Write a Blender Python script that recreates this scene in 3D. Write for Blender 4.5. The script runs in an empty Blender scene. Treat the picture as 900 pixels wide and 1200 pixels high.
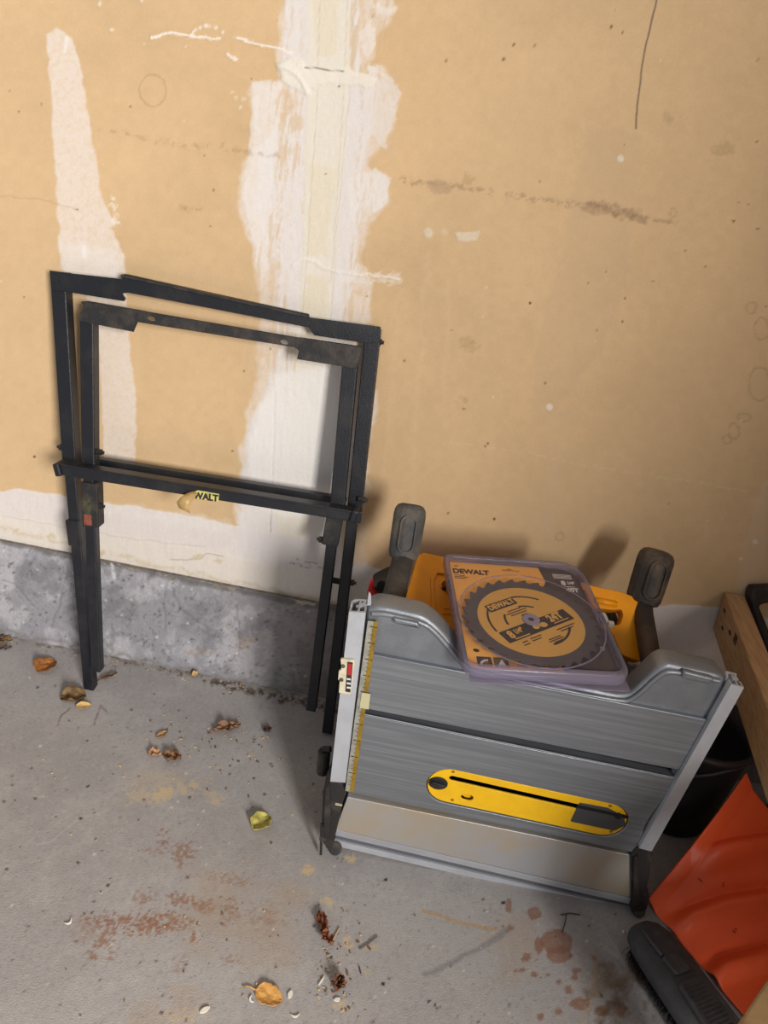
import bpy, bmesh, math, random
import numpy as np
from mathutils import Vector, Matrix
random.seed(7)
sc = bpy.context.scene
COL = sc.collection
# ------------------------------------------------------------------ camera
pi = math.pi
PITCH, ROLL, YAW, FPX = math.radians(26.46), math.radians(11.27), math.radians(.17), 850.
CAM = Vector((0, -1.26, 1.10))
_f = Vector((math.sin(YAW)*math.cos(PITCH), math.cos(YAW)*math.cos(PITCH), -math.sin(PITCH)))
_r0 = Vector((math.cos(YAW), -math.sin(YAW), 0)); _u0 = _r0.cross(_f)
_r = _r0*math.cos(ROLL)+_u0*math.sin(ROLL); _u = _u0*math.cos(ROLL)-_r0*math.sin(ROLL)
cam_d = bpy.data.cameras.new('camera'); cam = bpy.data.objects.new('camera', cam_d); COL.objects.link(cam)
m = Matrix.Identity(4)
for i in range(3):
    m[i][0] = _r[i]; m[i][1] = _u[i]; m[i][2] = -_f[i]; m[i][3] = CAM[i]
cam.matrix_world = m
cam_d.sensor_fit = 'VERTICAL'; cam_d.sensor_height = 36; cam_d.lens = FPX/1200*36; cam_d.clip_start = .02
sc.camera = cam

def ray(x, y): return _f + _r*((x-450)/FPX) - _u*((y-600)/FPX)
def at(x, y, axis, v):
    """point of the place seen at (x, y) that lies on the plane axis = v"""
    d = ray(x, y); return CAM + d*((v-CAM[axis])/d[axis])
def frame(o, X, Y):
    X = Vector(X).normalized(); Z = X.cross(Vector(Y)).normalized(); Y = Z.cross(X)
    M = Matrix.Identity(4)
    for i in range(3): M[i][0] = X[i]; M[i][1] = Y[i]; M[i][2] = Z[i]; M[i][3] = o[i]
    return M
def on(M, pts, off=0.):
    """measured points -> local (a, b) on the plane of frame M raised by off"""
    Z = Vector((M[0][2], M[1][2], M[2][2])); O = M.translation + Z*off; Mi = M.inverted(); out = []
    for x, y in pts:
        d = ray(x, y); p = CAM + d*((O-CAM).dot(Z)/d.dot(Z)); q = Mi @ p; out.append((q.x, q.y))
    return out
def proj_np(P):
    d = P-np.array(CAM); z = d@np.array(_f); z = np.where(z < .05, .05, z)
    return 450+FPX*(d@np.array(_r))/z, 600-FPX*(d@np.array(_u))/z

# ------------------------------------------------------------------ materials
def lin(c):
    c = [v/255 for v in c[:3]]
    return tuple([(v/12.92 if v <= .04045 else ((v+.055)/1.055)**2.4) for v in c])+(1,)
MATS = {}
def mat(name, c, rough=.6, metal=0., c2=None, scale=30., amt=.35, bump=0., bscale=120., stretch=None, coat=0, spec=.5, thr=(.45, .62)):
    if name in MATS: return MATS[name]
    M = bpy.data.materials.new(name); M.use_nodes = True; nt = M.node_tree; N = nt.nodes; L = nt.links
    b = N['Principled BSDF']; b.inputs['Roughness'].default_value = rough; b.inputs['Metallic'].default_value = metal
    b.inputs['Specular IOR Level'].default_value = spec
    if coat: b.inputs['Coat Weight'].default_value = coat
    tc = N.new('ShaderNodeTexCoord'); mp = N.new('ShaderNodeMapping'); L.new(tc.outputs['Object'], mp.inputs[0])
    if stretch: mp.inputs['Scale'].default_value = stretch
    if c2:
        n = N.new('ShaderNodeTexNoise'); n.inputs['Scale'].default_value = scale; n.inputs['Detail'].default_value = 8; n.inputs['Roughness'].default_value = .65
        L.new(mp.outputs[0], n.inputs['Vector'])
        mr = N.new('ShaderNodeMapRange'); mr.inputs['From Min'].default_value = thr[0]; mr.inputs['From Max'].default_value = thr[1]; mr.inputs['To Max'].default_value = amt
        L.new(n.outputs['Fac'], mr.inputs['Value'])
        mx = N.new('ShaderNodeMix'); mx.data_type = 'RGBA'; mx.inputs['A'].default_value = lin(c); mx.inputs['B'].default_value = lin(c2)
        L.new(mr.outputs[0], mx.inputs['Factor']); L.new(mx.outputs['Result'], b.inputs['Base Color'])
    else: b.inputs['Base Color'].default_value = lin(c)
    if bump:
        n2 = N.new('ShaderNodeTexNoise'); n2.inputs['Scale'].default_value = bscale; n2.inputs['Detail'].default_value = 6
        L.new(mp.outputs[0], n2.inputs['Vector']); bp = N.new('ShaderNodeBump'); bp.inputs['Strength'].default_value = bump; bp.inputs['Distance'].default_value = .002
        L.new(n2.outputs['Fac'], bp.inputs['Height']); L.new(bp.outputs[0], b.inputs['Normal'])
    MATS[name] = M; return M
def attr_mat(name, rough, vscale, vamt, bump, bscale, spec=.3):
    M = bpy.data.materials.new(name); M.use_nodes = True; nt = M.node_tree; N = nt.nodes; L = nt.links; b = N['Principled BSDF']
    b.inputs['Roughness'].default_value = rough; b.inputs['Specular IOR Level'].default_value = spec
    a = N.new('ShaderNodeAttribute'); a.attribute_name = 'tone'
    tc = N.new('ShaderNodeTexCoord'); out = a.outputs['Color']
    for s, am in zip(vscale, vamt):
        n = N.new('ShaderNodeTexNoise'); n.inputs['Scale'].default_value = s; n.inputs['Detail'].default_value = 5; n.inputs['Roughness'].default_value = .7
        L.new(tc.outputs['Object'], n.inputs['Vector'])
        mr = N.new('ShaderNodeMapRange'); mr.inputs['From Min'].default_value = .3; mr.inputs['From Max'].default_value = .7
        mr.inputs['To Min'].default_value = 1-am; mr.inputs['To Max'].default_value = 1+am; L.new(n.outputs['Fac'], mr.inputs['Value'])
        v = N.new('ShaderNodeVectorMath'); v.operation = 'SCALE'; L.new(out, v.inputs[0]); L.new(mr.outputs[0], v.inputs['Scale']); out = v.outputs[0]
    L.new(out, b.inputs['Base Color'])
    n2 = N.new('ShaderNodeTexNoise'); n2.inputs['Scale'].default_value = bscale; n2.inputs['Detail'].default_value = 8
    L.new(tc.outputs['Object'], n2.inputs['Vector']); bp = N.new('ShaderNodeBump'); bp.inputs['Strength'].default_value = bump; bp.inputs['Distance'].default_value = .003
    L.new(n2.outputs['Fac'], bp.inputs['Height']); L.new(bp.outputs[0], b.inputs['Normal'])
    return M
def clear_mat(name, tint, base, gloss=1., rough=.08):
    """thin clear plastic: see-through with a fresnel sheen and a slight body colour"""
    M = bpy.data.materials.new(name); M.use_nodes = True; nt = M.node_tree; N = nt.nodes; L = nt.links; N.clear()
    o = N.new('ShaderNodeOutputMaterial'); t = N.new('ShaderNodeBsdfTransparent'); t.inputs[0].default_value = lin(tint)
    p = N.new('ShaderNodeBsdfPrincipled'); p.inputs['Base Color'].default_value = lin(base[0]); p.inputs['Roughness'].default_value = rough
    g = N.new('ShaderNodeBsdfGlossy'); g.inputs['Roughness'].default_value = rough
    fr = N.new('ShaderNodeLayerWeight'); fr.inputs['Blend'].default_value = .06
    m1 = N.new('ShaderNodeMixShader'); m1.inputs[0].default_value = base[1]; L.new(t.outputs[0], m1.inputs[1]); L.new(p.outputs[0], m1.inputs[2])
    m2 = N.new('ShaderNodeMixShader'); L.new(fr.outputs['Fresnel'], m2.inputs[0]); L.new(m1.outputs[0], m2.inputs[1]); L.new(g.outputs[0], m2.inputs[2])
    L.new(m2.outputs[0], o.inputs[0]); return M

black_steel = mat('black painted steel', (30, 32, 38), .42, .1, (74, 68, 62), 14, .5, .25, 300, thr=(.5, .8))
dusty_steel = mat('dusty black steel', (38, 37, 38), .6, .1, (104, 92, 78), 34, .6, .4, 400, thr=(.46, .8))
cast_alu = mat('cast aluminium', (132, 136, 142), .42, .55, (165, 168, 172), 14, .5, .12, 220, stretch=(.3, 1, 12))
cast_rough = mat('cast aluminium border', (128, 132, 138), .42, .5, (150, 152, 158), 20, .5, .25, 500)
ext_alu = mat('extension aluminium', (182, 184, 188), .42, .45, (196, 172, 132), 5, .6, .1, 200, thr=(.44, .6))
rail_alu = mat('extruded aluminium', (196, 199, 206), .45, .35, (172, 172, 176), 14, .4, .15, 300)
bare_alu = mat('cut aluminium end', (225, 212, 195), .5, .2, (150, 130, 110), 80, .5)
dark_gap = mat('dark gap', (16, 16, 18), .8)
tape_steel = mat('ruler steel', (190, 190, 180), .3, .5, (120, 110, 80), 60, .4)
tape_brass = mat('ruler yellow', (158, 128, 44), .35, .2, (96, 78, 34), 60, .5)
yellow = mat('yellow plastic', (250, 196, 22), .38, 0, (225, 168, 20), 20, .4, .05)
orange_y = mat('amber moulded plastic', (246, 160, 12), .42, 0, (226, 140, 14), 10, .5, .15, 400)
blk_pl = mat('black plastic', (27, 27, 29), .5, 0, (70, 64, 56), 40, .4, .3, 300)
blk_dust = mat('dusty black plastic', (38, 36, 36), .65, 0, (120, 104, 84), 26, .6, .4, 200, thr=(.5, .8))
rubber = mat('dusty rubber', (66, 66, 68), .7, 0, (112, 102, 88), 18, .8, .5, 350, thr=(.42, .62))
rubber_d = mat('dark rubber', (50, 44, 40), .7, 0, (104, 86, 66), 22, .8, .5, 350, thr=(.46, .66))
tube_m = mat('worn grey tube', (62, 60, 60), .5, .3, (100, 92, 82), 20, .6, .3, 200)
tube_d = mat('worn dark tube', (46, 40, 37), .55, .2, (84, 70, 58), 20, .6, .3, 200)
cream_pl = mat('cream bracket', (222, 212, 184), .5, 0, (180, 165, 130), 60, .5)
red_pl = mat('red plastic', (190, 30, 28), .45)
lab_red = mat('label red', (176, 44, 42), .5); lab_white = mat('label white', (225, 222, 215), .5); lab_dark = mat('label dark', (46, 42, 44), .5)
card_o = mat('orange card', (255, 184, 92), .45, 0, (250, 172, 80), 6, .3)
card_d = mat('charcoal card', (78, 66, 68), .45, 0, (60, 52, 54), 8, .4)
blade_g = mat('blade grey coating', (92, 88, 96), .45, .3, (74, 70, 78), 12, .5)
blade_y = mat('blade gold print', (226, 174, 92), .45, .1, (212, 160, 80), 12, .4)
ink = mat('printing ink', (52, 44, 46), .5); ink_w = mat('white printing ink', (226, 218, 216), .5); ink_y = mat('gold printing ink', (228, 178, 96), .5)
hub_m = mat('hub plastic', (150, 140, 165), .25, .1)
wood = mat('pine stud', (190, 152, 110), .6, 0, (140, 100, 66), 12, .6, .25, 80, stretch=(14, 1.2, 14), thr=(.4, .66))
wood2 = mat('pale pine', (196, 164, 118), .6, 0, (168, 132, 88), 12, .5, .2, 80, stretch=(2, 14, 14), thr=(.42, .66))
knot = mat('wood grade stamp', (70, 48, 34), .7)
orange_s = mat('orange snow shovel plastic', (244, 96, 48), .38, 0, (232, 84, 42), 8, .5, .06, 200)
tub = mat('dark rubber tub', (30, 25, 30), .55, 0, (38, 31, 36), 8, .5, .1, 60)
brush_m = mat('charcoal plastic', (62, 62, 66), .62, 0, (84, 82, 84), 30, .6, .35, 260)
bristle_m = mat('black bristle', (20, 18, 20), .8)
sticker_y = mat('sticker yellow', (214, 206, 120), .45, 0, (120, 104, 60), 90, .5)
sticker_b = mat('sticker back', (206, 170, 110), .45, 0, (150, 120, 76), 60, .5)
label_g = mat('scuffed label', (74, 72, 50), .6, 0, (36, 34, 32), 120, .9)
label_o = mat('orange label', (150, 78, 60), .6, 0, (60, 44, 40), 160, .6)

# ------------------------------------------------------------------ mesh helpers
def put(name, me, parent=None, mt=None, bevel=0, smooth=False, world=True):
    o = bpy.data.objects.new(name, me); COL.objects.link(o)
    if mt: me.materials.clear(); me.materials.append(mt)
    if parent is not None:
        o.parent = parent
        if parent.type == 'EMPTY': o.matrix_parent_inverse = Matrix.Translation(-parent.location)
    if bevel:
        b = o.modifiers.new('bevel', 'BEVEL'); b.width = bevel; b.segments = 2; b.limit_method = 'ANGLE'; b.angle_limit = math.radians(35)
    if smooth:
        for p in me.polygons: p.use_smooth = True
    return o
def thing(name, label, cat, loc, group=None):
    o = bpy.data.objects.new(name, None); COL.objects.link(o); o.location = loc; o.empty_display_size = .05
    o['label'] = label; o['category'] = cat
    if group: o['group'] = group
    return o
def tag(o, label, cat, group=None):
    o['label'] = label; o['category'] = cat
    if group: o['group'] = group
    return o
def struct(o): o['kind'] = 'structure'; return o
class MB:
    def __init__(s): s.v = []; s.f = []; s.mi = []; s.mats = []
    def _m(s, mt):
        if mt is None: return 0
        if mt not in s.mats: s.mats.append(mt)
        return s.mats.index(mt)
    def prism(s, pts, d, mt=None):
        k = len(s.v); n = len(pts); d = Vector(d); i = s._m(mt)
        s.v += [tuple(Vector(p)) for p in pts]+[tuple(Vector(p)+d) for p in pts]
        s.f += [tuple(range(k, k+n))[::-1], tuple(range(k+n, k+2*n))]; s.mi += [i]*2
        for j in range(n): s.f.append((k+j, k+(j+1) % n, k+n+(j+1) % n, k+n+j)); s.mi.append(i)
        return s
    def box(s, c, X, Y, Z, mt=None):
        c, X, Y, Z = map(Vector, (c, X, Y, Z))
        return s.prism([c-X-Y-Z, c+X-Y-Z, c+X+Y-Z, c-X+Y-Z], Z*2, mt)
    def beam(s, a, b, w, h, up, mt=None):
        """box from a to b, w wide across, h thick along up"""
        a, b, up = map(Vector, (a, b, up)); d = (b-a).normalized(); S = d.cross(up).normalized(); U = S.cross(d)
        return s.prism([a-S*w/2-U*h/2, a+S*w/2-U*h/2, a+S*w/2+U*h/2, a-S*w/2+U*h/2], b-a, mt)
    def loft(s, rings, mt=None, cap=True):
        i = s._m(mt); k = len(s.v); n = len(rings[0])
        for r in rings: s.v += [tuple(p) for p in r]
        for q in range(len(rings)-1):
            for j in range(n):
                a = k+q*n+j; b = k+q*n+(j+1) % n; s.f.append((a, b, b+n, a+n)); s.mi.append(i)
        if cap:
            s.f.append(tuple(range(k, k+n))[::-1]); s.f.append(tuple(range(k+(len(rings)-1)*n, k+len(rings)*n))); s.mi += [i]*2
        return s
    def tube(s, pts, r, n=10, mt=None):
        pts = [Vector(p) for p in pts]; rs = r if isinstance(r, (list, tuple)) else [r]*len(pts); rings = []; prev = None
        for q, p in enumerate(pts):
            d = (pts[min(q+1, len(pts)-1)]-pts[max(q-1, 0)]).normalized()
            if prev is None: prev = d.orthogonal().normalized()
            prev = (prev-d*prev.dot(d)).normalized(); e = d.cross(prev)
            rings.append([p+prev*rs[q]*math.cos(2*pi*j/n)+e*rs[q]*math.sin(2*pi*j/n) for j in range(n)])
        return s.loft(rings, mt)
    def build(s, name, mt=None, parent=None, bevel=0, smooth=False):
        me = bpy.data.meshes.new(name); me.from_pydata(s.v, [], s.f)
        o = put(name, me, parent, None, bevel, smooth)
        if s.mats:
            for q in s.mats: me.materials.append(q)
            me.polygons.foreach_set('material_index', s.mi)
        elif mt: me.materials.append(mt)
        bm = bmesh.new(); bm.from_mesh(me); bmesh.ops.recalc_face_normals(bm, faces=bm.faces); bm.to_mesh(me); bm.free()
        return o
def plate(name, M, outlines, z0, t, mt, parent=None, rnd=0., smooth=False):
    """flat piece with true holes: first outline outer, the rest holes; occupies local z from z0 to z0+t"""
    c = bpy.data.curves.new('c', 'CURVE'); c.dimensions = '2D'; c.fill_mode = 'BOTH'; c.extrude = max(t/2-rnd, 1e-5); c.bevel_depth = rnd; c.bevel_resolution = 2
    if rnd: c.offset = -rnd
    for o in outlines:
        s = c.splines.new('POLY'); s.points.add(len(o)-1)
        for q, p in zip(s.points, o): q.co = (p[0], p[1], 0, 1)
        s.use_cyclic_u = True
    return _conv(c, name, M @ Matrix.Translation((0, 0, z0+t/2)), mt, parent)
def _conv(c, name, M, mt, parent):
    ob = bpy.data.objects.new('tmp', c); COL.objects.link(ob); dg = bpy.context.evaluated_depsgraph_get(); dg.update()
    me = bpy.data.meshes.new_from_object(ob.evaluated_get(dg)); bpy.data.objects.remove(ob); bpy.data.curves.remove(c)
    me.transform(M); me.name = name
    return put(name, me, parent, mt)
def text(name, s, M, size, mt, parent, bold=0., ext=.0002, align='LEFT', sx=1., shear=0., sp=1.):
    c = bpy.data.curves.new('t', 'FONT'); c.body = s; c.size = size; c.extrude = ext; c.offset = bold; c.align_x = align; c.shear = shear; c.space_character = sp
    return _conv(c, name, M @ Matrix.Diagonal((sx, 1, 1, 1)), mt, parent)
def circ(cx, cy, r, n=24, ry=None): ry = ry or r; return [(cx+r*math.cos(2*pi*i/n), cy+ry*math.sin(2*pi*i/n)) for i in range(n)]
def rrect(x0, y0, x1, y1, r, n=6):
    out = []
    for cx, cy, a0 in ((x1-r, y1-r, 0), (x0+r, y1-r, 90), (x0+r, y0+r, 180), (x1-r, y0+r, 270)):
        for i in range(n+1): a = math.radians(a0+90*i/n); out.append((cx+r*math.cos(a), cy+r*math.sin(a)))
    return out
def fillet(pts, r, n=4):
    out = []; N = len(pts)
    rs = r if isinstance(r, (list, tuple)) else [r]*N
    for i in range(N):
        a, b, c = Vector(pts[i-1]), Vector(pts[i]), Vector(pts[(i+1) % N]); rr = rs[i]
        d1 = (a-b); d2 = (c-b); k = min(rr, d1.length*.45, d2.length*.45)
        if k < 1e-6: out.append(tuple(b)); continue
        p, q = b+d1.normalized()*k, b+d2.normalized()*k
        for j in range(n+1): t = j/n; out.append(tuple(p*(1-t)**2+b*2*t*(1-t)+q*t*t))
    return out
def stadium(a, b, r, n=14):
    a, b = Vector(a), Vector(b); d = (b-a).normalized(); ang = math.atan2(d.y, d.x); out = []
    for i in range(n+1): t = ang-pi/2+pi*i/n; out.append((b.x+r*math.cos(t), b.y+r*math.sin(t)))
    for i in range(n+1): t = ang+pi/2+pi*i/n; out.append((a.x+r*math.cos(t), a.y+r*math.sin(t)))
    return out

# ------------------------------------------------------------------ numpy surface painting (true colour of the surface: compound, stains, dirt)
def vnoise(x, y, s, seed=0, octv=4, rough=.55):
    rs = np.random.RandomState(seed); T = rs.rand(256, 256); out = np.zeros_like(x); a = 1.; tot = 0
    for o in range(octv):
        u = x/s*(2**o)+o*17.3; v = y/s*(2**o)+o*9.1; iu = np.floor(u).astype(int); iv = np.floor(v).astype(int); fu = u-iu; fv = v-iv
        fu = fu*fu*(3-2*fu); fv = fv*fv*(3-2*fv)
        g = lambda i, j: T[(iu+i) % 256, (iv+j) % 256]
        out += a*((g(0, 0)*(1-fu)+g(1, 0)*fu)*(1-fv)+(g(0, 1)*(1-fu)+g(1, 1)*fu)*fv); tot += a; a *= rough
    return out/tot
class Paint:
    """colour field over a grid of surface points, addressed by where those points were measured in the photograph"""
    def __init__(s, P, base):
        s.x, s.y = proj_np(P); s.n = len(P); s.c = np.tile(np.array(base, float), (s.n, 1)); s.h = np.zeros(s.n)
    def sd(s, pts, wob=0., ws=20, seed=1, pad=12):
        """signed distance (px), negative inside"""
        p = np.array(pts, float); lo = p.min(0)-pad-wob*2; hi = p.max(0)+pad+wob*2
        idx = np.where((s.x > lo[0]) & (s.x < hi[0]) & (s.y > lo[1]) & (s.y < hi[1]))[0]
        x, y = s.x[idx], s.y[idx]
        if wob:
            x, y = x+(vnoise(x, y, ws, seed, 4)-.5)*4*wob, y+(vnoise(y, x, ws, seed+5, 4)-.5)*4*wob
        d = np.full(len(idx), 1e9); ins = np.zeros(len(idx), bool)
        for i in range(len(p)):
            a = p[i-1]; b = p[i]; e = b-a; w0 = x-a[0]; w1 = y-a[1]; t = np.clip((w0*e[0]+w1*e[1])/max(e@e, 1e-9), 0, 1)
            d = np.minimum(d, np.hypot(w0-t*e[0], w1-t*e[1]))
            cnd = (a[1] > y) != (b[1] > y)
            with np.errstate(divide='ignore', invalid='ignore'): xi = a[0]+(y-a[1])/(e[1] if e[1] else 1e-9)*e[0]
            ins ^= cnd & (x < xi)
        return idx, np.where(ins, -d, d)
    def ld(s, pts, wob=0., ws=15, seed=1, pad=10):
        p = np.array(pts, float); lo = p.min(0)-pad; hi = p.max(0)+pad
        idx = np.where((s.x > lo[0]) & (s.x < hi[0]) & (s.y > lo[1]) & (s.y < hi[1]))[0]; x, y = s.x[idx], s.y[idx]
        if wob: x, y = x+(vnoise(x, y, ws, seed)-.5)*4*wob, y+(vnoise(y, x, ws, seed+5)-.5)*4*wob
        d = np.full(len(idx), 1e9)
        for i in range(1, len(p)):
            a = p[i-1]; b = p[i]; e = b-a; w0 = x-a[0]; w1 = y-a[1]; t = np.clip((w0*e[0]+w1*e[1])/max(e@e, 1e-9), 0, 1)
            d = np.minimum(d, np.hypot(w0-t*e[0], w1-t*e[1]))
        return idx, d
    def mix(s, idx, a, c): a = np.clip(a, 0, 1)[:, None]; s.c[idx] = s.c[idx]*(1-a)+np.array(c, float)*a
    def poly(s, pts, c, al=1., soft=1., wob=1.5, ws=14, seed=1, h=0., speck=0., sps=5, pad=12):
        idx, d = s.sd(pts, wob, ws, seed, pad); a = np.clip(.5-d/soft, 0, 1)*al
        if speck: a = a*np.clip(1-speck+speck*2*(vnoise(s.x[idx], s.y[idx], sps, seed+9, 4, .8)-.25)*1.6, 0, 1)
        s.mix(idx, a, c)
        if h: s.h[idx] = np.maximum(s.h[idx], h*np.clip(.5-d/(soft+1), 0, 1))
    def line(s, pts, c, w=1., al=1., soft=1., wob=1., ws=12, seed=1, h=0., speck=0.):
        idx, d = s.ld(pts, wob, ws, seed); a = np.clip(.5-(d-w/2)/soft, 0, 1)*al
        if speck: a *= np.clip((vnoise(s.x[idx], s.y[idx], 6, seed+3, 4, .8)-speck)*8, 0, 1)
        s.mix(idx, a, c)
        if h: s.h[idx] += h*np.clip(1-d/(w+1), 0, 1)
    def blot(s, x0, y0, rx, ry, c, al=1., thr=.5, ns=6, seed=1, sharp=6, ang=0.):
        """speckled patch: noise thresholded, fading to the rim"""
        R = max(rx, ry)*1.3; idx = np.where((abs(s.x-x0) < R) & (abs(s.y-y0) < R))[0]; x = s.x[idx]-x0; y = s.y[idx]-y0
        ca, sa = math.cos(ang), math.sin(ang); u = (x*ca+y*sa)/rx; v = (-x*sa+y*ca)/ry; r = np.hypot(u, v)
        n = vnoise(s.x[idx], s.y[idx], ns, seed, 5, .7); s.mix(idx, np.clip((n-thr-.22*(r*r)+.05)*sharp, 0, 1)*al*np.clip((1.2-r)*4, 0, 1), c)
    def ring(s, x0, y0, rx, ry, c, w=1.5, al=.5, seed=3):
        idx = np.where((abs(s.x-x0) < rx*1.6) & (abs(s.y-y0) < ry*1.6))[0]; x = s.x[idx]; y = s.y[idx]
        x = x+(vnoise(x, y, 10, seed)-.5)*6; y = y+(vnoise(y, x, 10, seed+1)-.5)*6
        r = np.hypot((x-x0)/rx, (y-y0)/ry); s.mix(idx, np.clip(1-abs(r-1)*min(rx, ry)/w, 0, 1)*al, c)
def grid_mesh(name, us, vs, pos, paint_fn, mt, nrm, label_struct=True):
    U, V = np.meshgrid(us, vs); P = pos(U.ravel(), V.ravel()); pt = paint_fn(P); P = P+np.array(nrm)*pt.h[:, None]
    nu, nv = len(us), len(vs); i = np.arange(nu*nv).reshape(nv, nu)
    F = np.stack([i[:-1, :-1], i[:-1, 1:], i[1:, 1:], i[1:, :-1]], -1).reshape(-1, 4)
    me = bpy.data.meshes.new(name); me.vertices.add(len(P)); me.vertices.foreach_set('co', P.ravel())
    me.loops.add(F.size); me.loops.foreach_set('vertex_index', F.ravel()); me.polygons.add(len(F)); me.polygons.foreach_set('loop_start', np.arange(len(F))*4)
    me.update(calc_edges=True); me.validate()
    c = np.clip(pt.c/255, 0, 1); c = np.where(c <= .04045, c/12.92, ((c+.055)/1.055)**2.4)
    a = me.attributes.new('tone', 'FLOAT_COLOR', 'POINT'); a.data.foreach_set('color', np.concatenate([c, np.ones((len(P), 1))], 1).ravel())
    me.polygons.foreach_set('use_smooth', np.ones(len(F), bool))
    o = put(name, me, None, mt)
    return struct(o) if label_struct else o
def axis(*segs):
    """segs: (start, end, step)..."""
    out = []
    for a, b, st in segs: out += list(np.linspace(a, b, max(2, int(round((b-a)/st))+1))[:-1])
    return np.array(out+[segs[-1][1]])

# ------------------------------------------------------------------ back wall
CURB = .243
WHITE = (236, 229, 223); LAV = (232, 225, 221); CREAM = (234, 226, 208); CREAM2 = (228, 214, 182)
def paint_wall(P):
    p = Paint(P, (217, 184, 141))
    n = vnoise(p.x, p.y, 160, 3, 4); p.c *= (1+(n-.5)[:, None]*.10)
    n = vnoise(p.x, p.y, 9, 8, 3); p.c *= (1+(n-.5)[:, None]*.045)
    # faint taller bands of thin compound over the studs
    p.poly([(690, 150), (745, 160), (740, 260), (735, 330), (700, 420), (655, 470), (632, 500), (622, 470), (628, 400), (650, 320)], (206, 178, 142), .30, 6, 4, 30, 4, speck=.3)
    p.line([(664, 490), (650, 560), (638, 640)], (216, 190, 156), 14, .22, 6, 3)
    p.poly([(900, 560), (885, 585), (868, 650), (862, 700), (900, 700)], (222, 200, 176), .4, 4, 3, speck=.2)
    for x0, y0, x1, y1 in ((470, 330, 450, 560), (500, 300, 482, 590), (525, 330, 520, 500)):
        p.line([(x0, y0), (x1, y1)], (226, 196, 158), 6, .28, 6, 3, 20, x0, speck=.35)
    # left stripe
    p.poly([(54, 40), (68, 34), (84, 44), (93, 70), (101, 120), (111, 180), (120, 236), (136, 262), (131, 268), (146, 300), (148, 345), (154, 420), (160, 480), (158, 540), (122, 542), (116, 420), (100, 340), (72, 315), (66, 240), (62, 150)],
           (233, 219, 206), .92, 2.5, 1.6, 14, 2, .0002, speck=.30, sps=4)
    p.poly([(70, 290), (100, 285), (140, 300), (140, 345), (75, 345)], WHITE, .5, 12, 4, 12, 5, speck=.4)
    p.line([(78, 44), (77, 60)], (238, 232, 225), 4, .8, 2); p.line([(98, 290), (99, 300)], (240, 236, 232), 4, .8, 2)
    # centre seam: broad thin coats, then tape
    p.poly([(345, -200), (325, 60), (330, 95), (295, 95), (298, 170), (285, 195), (280, 240), (285, 270), (296, 300), (305, 340), (303, 400), (300, 440), (285, 500), (280, 560), (276, 620), (272, 700), (430, 700), (428, 600), (432, 520), (446, 470), (430, 420), (436, 330), (424, 300), (432, 262), (455, 232), (452, 205), (430, 190), (440, 178), (462, 150), (468, 115), (450, 82), (430, 70), (446, 40), (462, 10), (440, -200)],
           (234, 221, 210), .80, 5, 4, 22, 3, .0003, speck=.42, sps=9)
    p.poly([(336, -200), (330, 70), (350, 120), (300, 175), (300, 250), (322, 330), (322, 420), (290, 500), (282, 580), (278, 700), (420, 700), (418, 480), (410, 380), (418, 280), (428, 190), (440, 110), (420, 60), (424, -200)],
           LAV, .93, 5, 3.5, 26, 6, .0006, speck=.16, sps=14)
    p.poly([(297, 95), (330, 95), (328, 130), (322, 200), (318, 300), (306, 330), (296, 290), (284, 230), (290, 190)], WHITE, .75, 3, 2, 12, 7, .0007, speck=.3)
    p.poly([(405, 210), (440, 195), (462, 210), (450, 240), (425, 262), (408, 258)], WHITE, .85, 2, 3, 14, 8, .0008, speck=.2)
    p.poly([(430, 75), (466, 100), (464, 145), (452, 175), (435, 160)], (232, 222, 212), .7, 2, 4, 10, 9, .0007, speck=.3)
    for k, (xx, col) in enumerate(((341, (218, 186, 150)), (352, (226, 204, 178)), (427, (220, 190, 156)), (333, (222, 196, 166)))):
        p.line([(xx, -10), (xx-5, 120), (xx-12, 300), (xx-20, 430)], col, 3, .45, 3, 3, 30, 20+k, speck=.42)
    # dry trowel streaks letting the paper show
    for (x0, x1, y0, y1, th, al) in ((312, 362, 90, 430, .56, .6), (400, 470, -20, 100, .50, .7), (280, 330, 240, 470, .58, .5), (400, 436, 250, 420, .56, .6), (325, 362, -20, 90, .54, .6), (398, 470, 100, 260, .60, .4)):
        xx = p.x+.13*p.y-.13*200; idx = np.where((p.x > x0) & (p.x < x1) & (p.y > y0) & (p.y < y1))[0]
        n1 = vnoise(xx[idx], p.y[idx]*.10, 6, int(x0)+3, 4, .65); n2 = vnoise(p.x[idx], p.y[idx], 16, int(x1), 3)
        ed = np.clip(np.minimum.reduce([p.x[idx]-x0, x1-p.x[idx], p.y[idx]-y0, y1-p.y[idx]])/10, 0, 1)
        p.mix(idx, np.clip((n1*.75+n2*.25-th)*14, 0, 1)*al*ed, (219, 190, 154))
    # tape
    p.poly([(363, -200), (416, -200), (408, 120), (399, 220), (394, 300), (384, 400), (372, 500), (360, 640), (322, 640), (330, 500), (345, 400), (354, 300), (356, 200), (360, 100)], CREAM, .72, 2, 1, 20, 11, .0009)
    p.poly([(366, -10), (400, -10), (392, 66), (372, 66)], CREAM2, .45, 3, 2); p.poly([(362, 190), (396, 196), (382, 300), (360, 300)], CREAM2, .4, 4, 3); p.poly([(358, 325), (384, 330), (372, 420), (352, 400)], (226, 208, 176), .4, 6, 4)
    for q in ([(375, 0), (372, 120), (360, 300), (352, 420)], [(408, 0), (400, 160), (388, 330)], [(416, 0), (410, 110), (396, 250), (390, 340), (380, 470)]): p.line(q, (206, 192, 168), 1.0, .6, 1, .6, 30)
    p.line([(322, 460), (320, 540), (316, 640)], (150, 140, 132), .8, .8, .8, .5, 20, h=-.0008)
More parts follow.
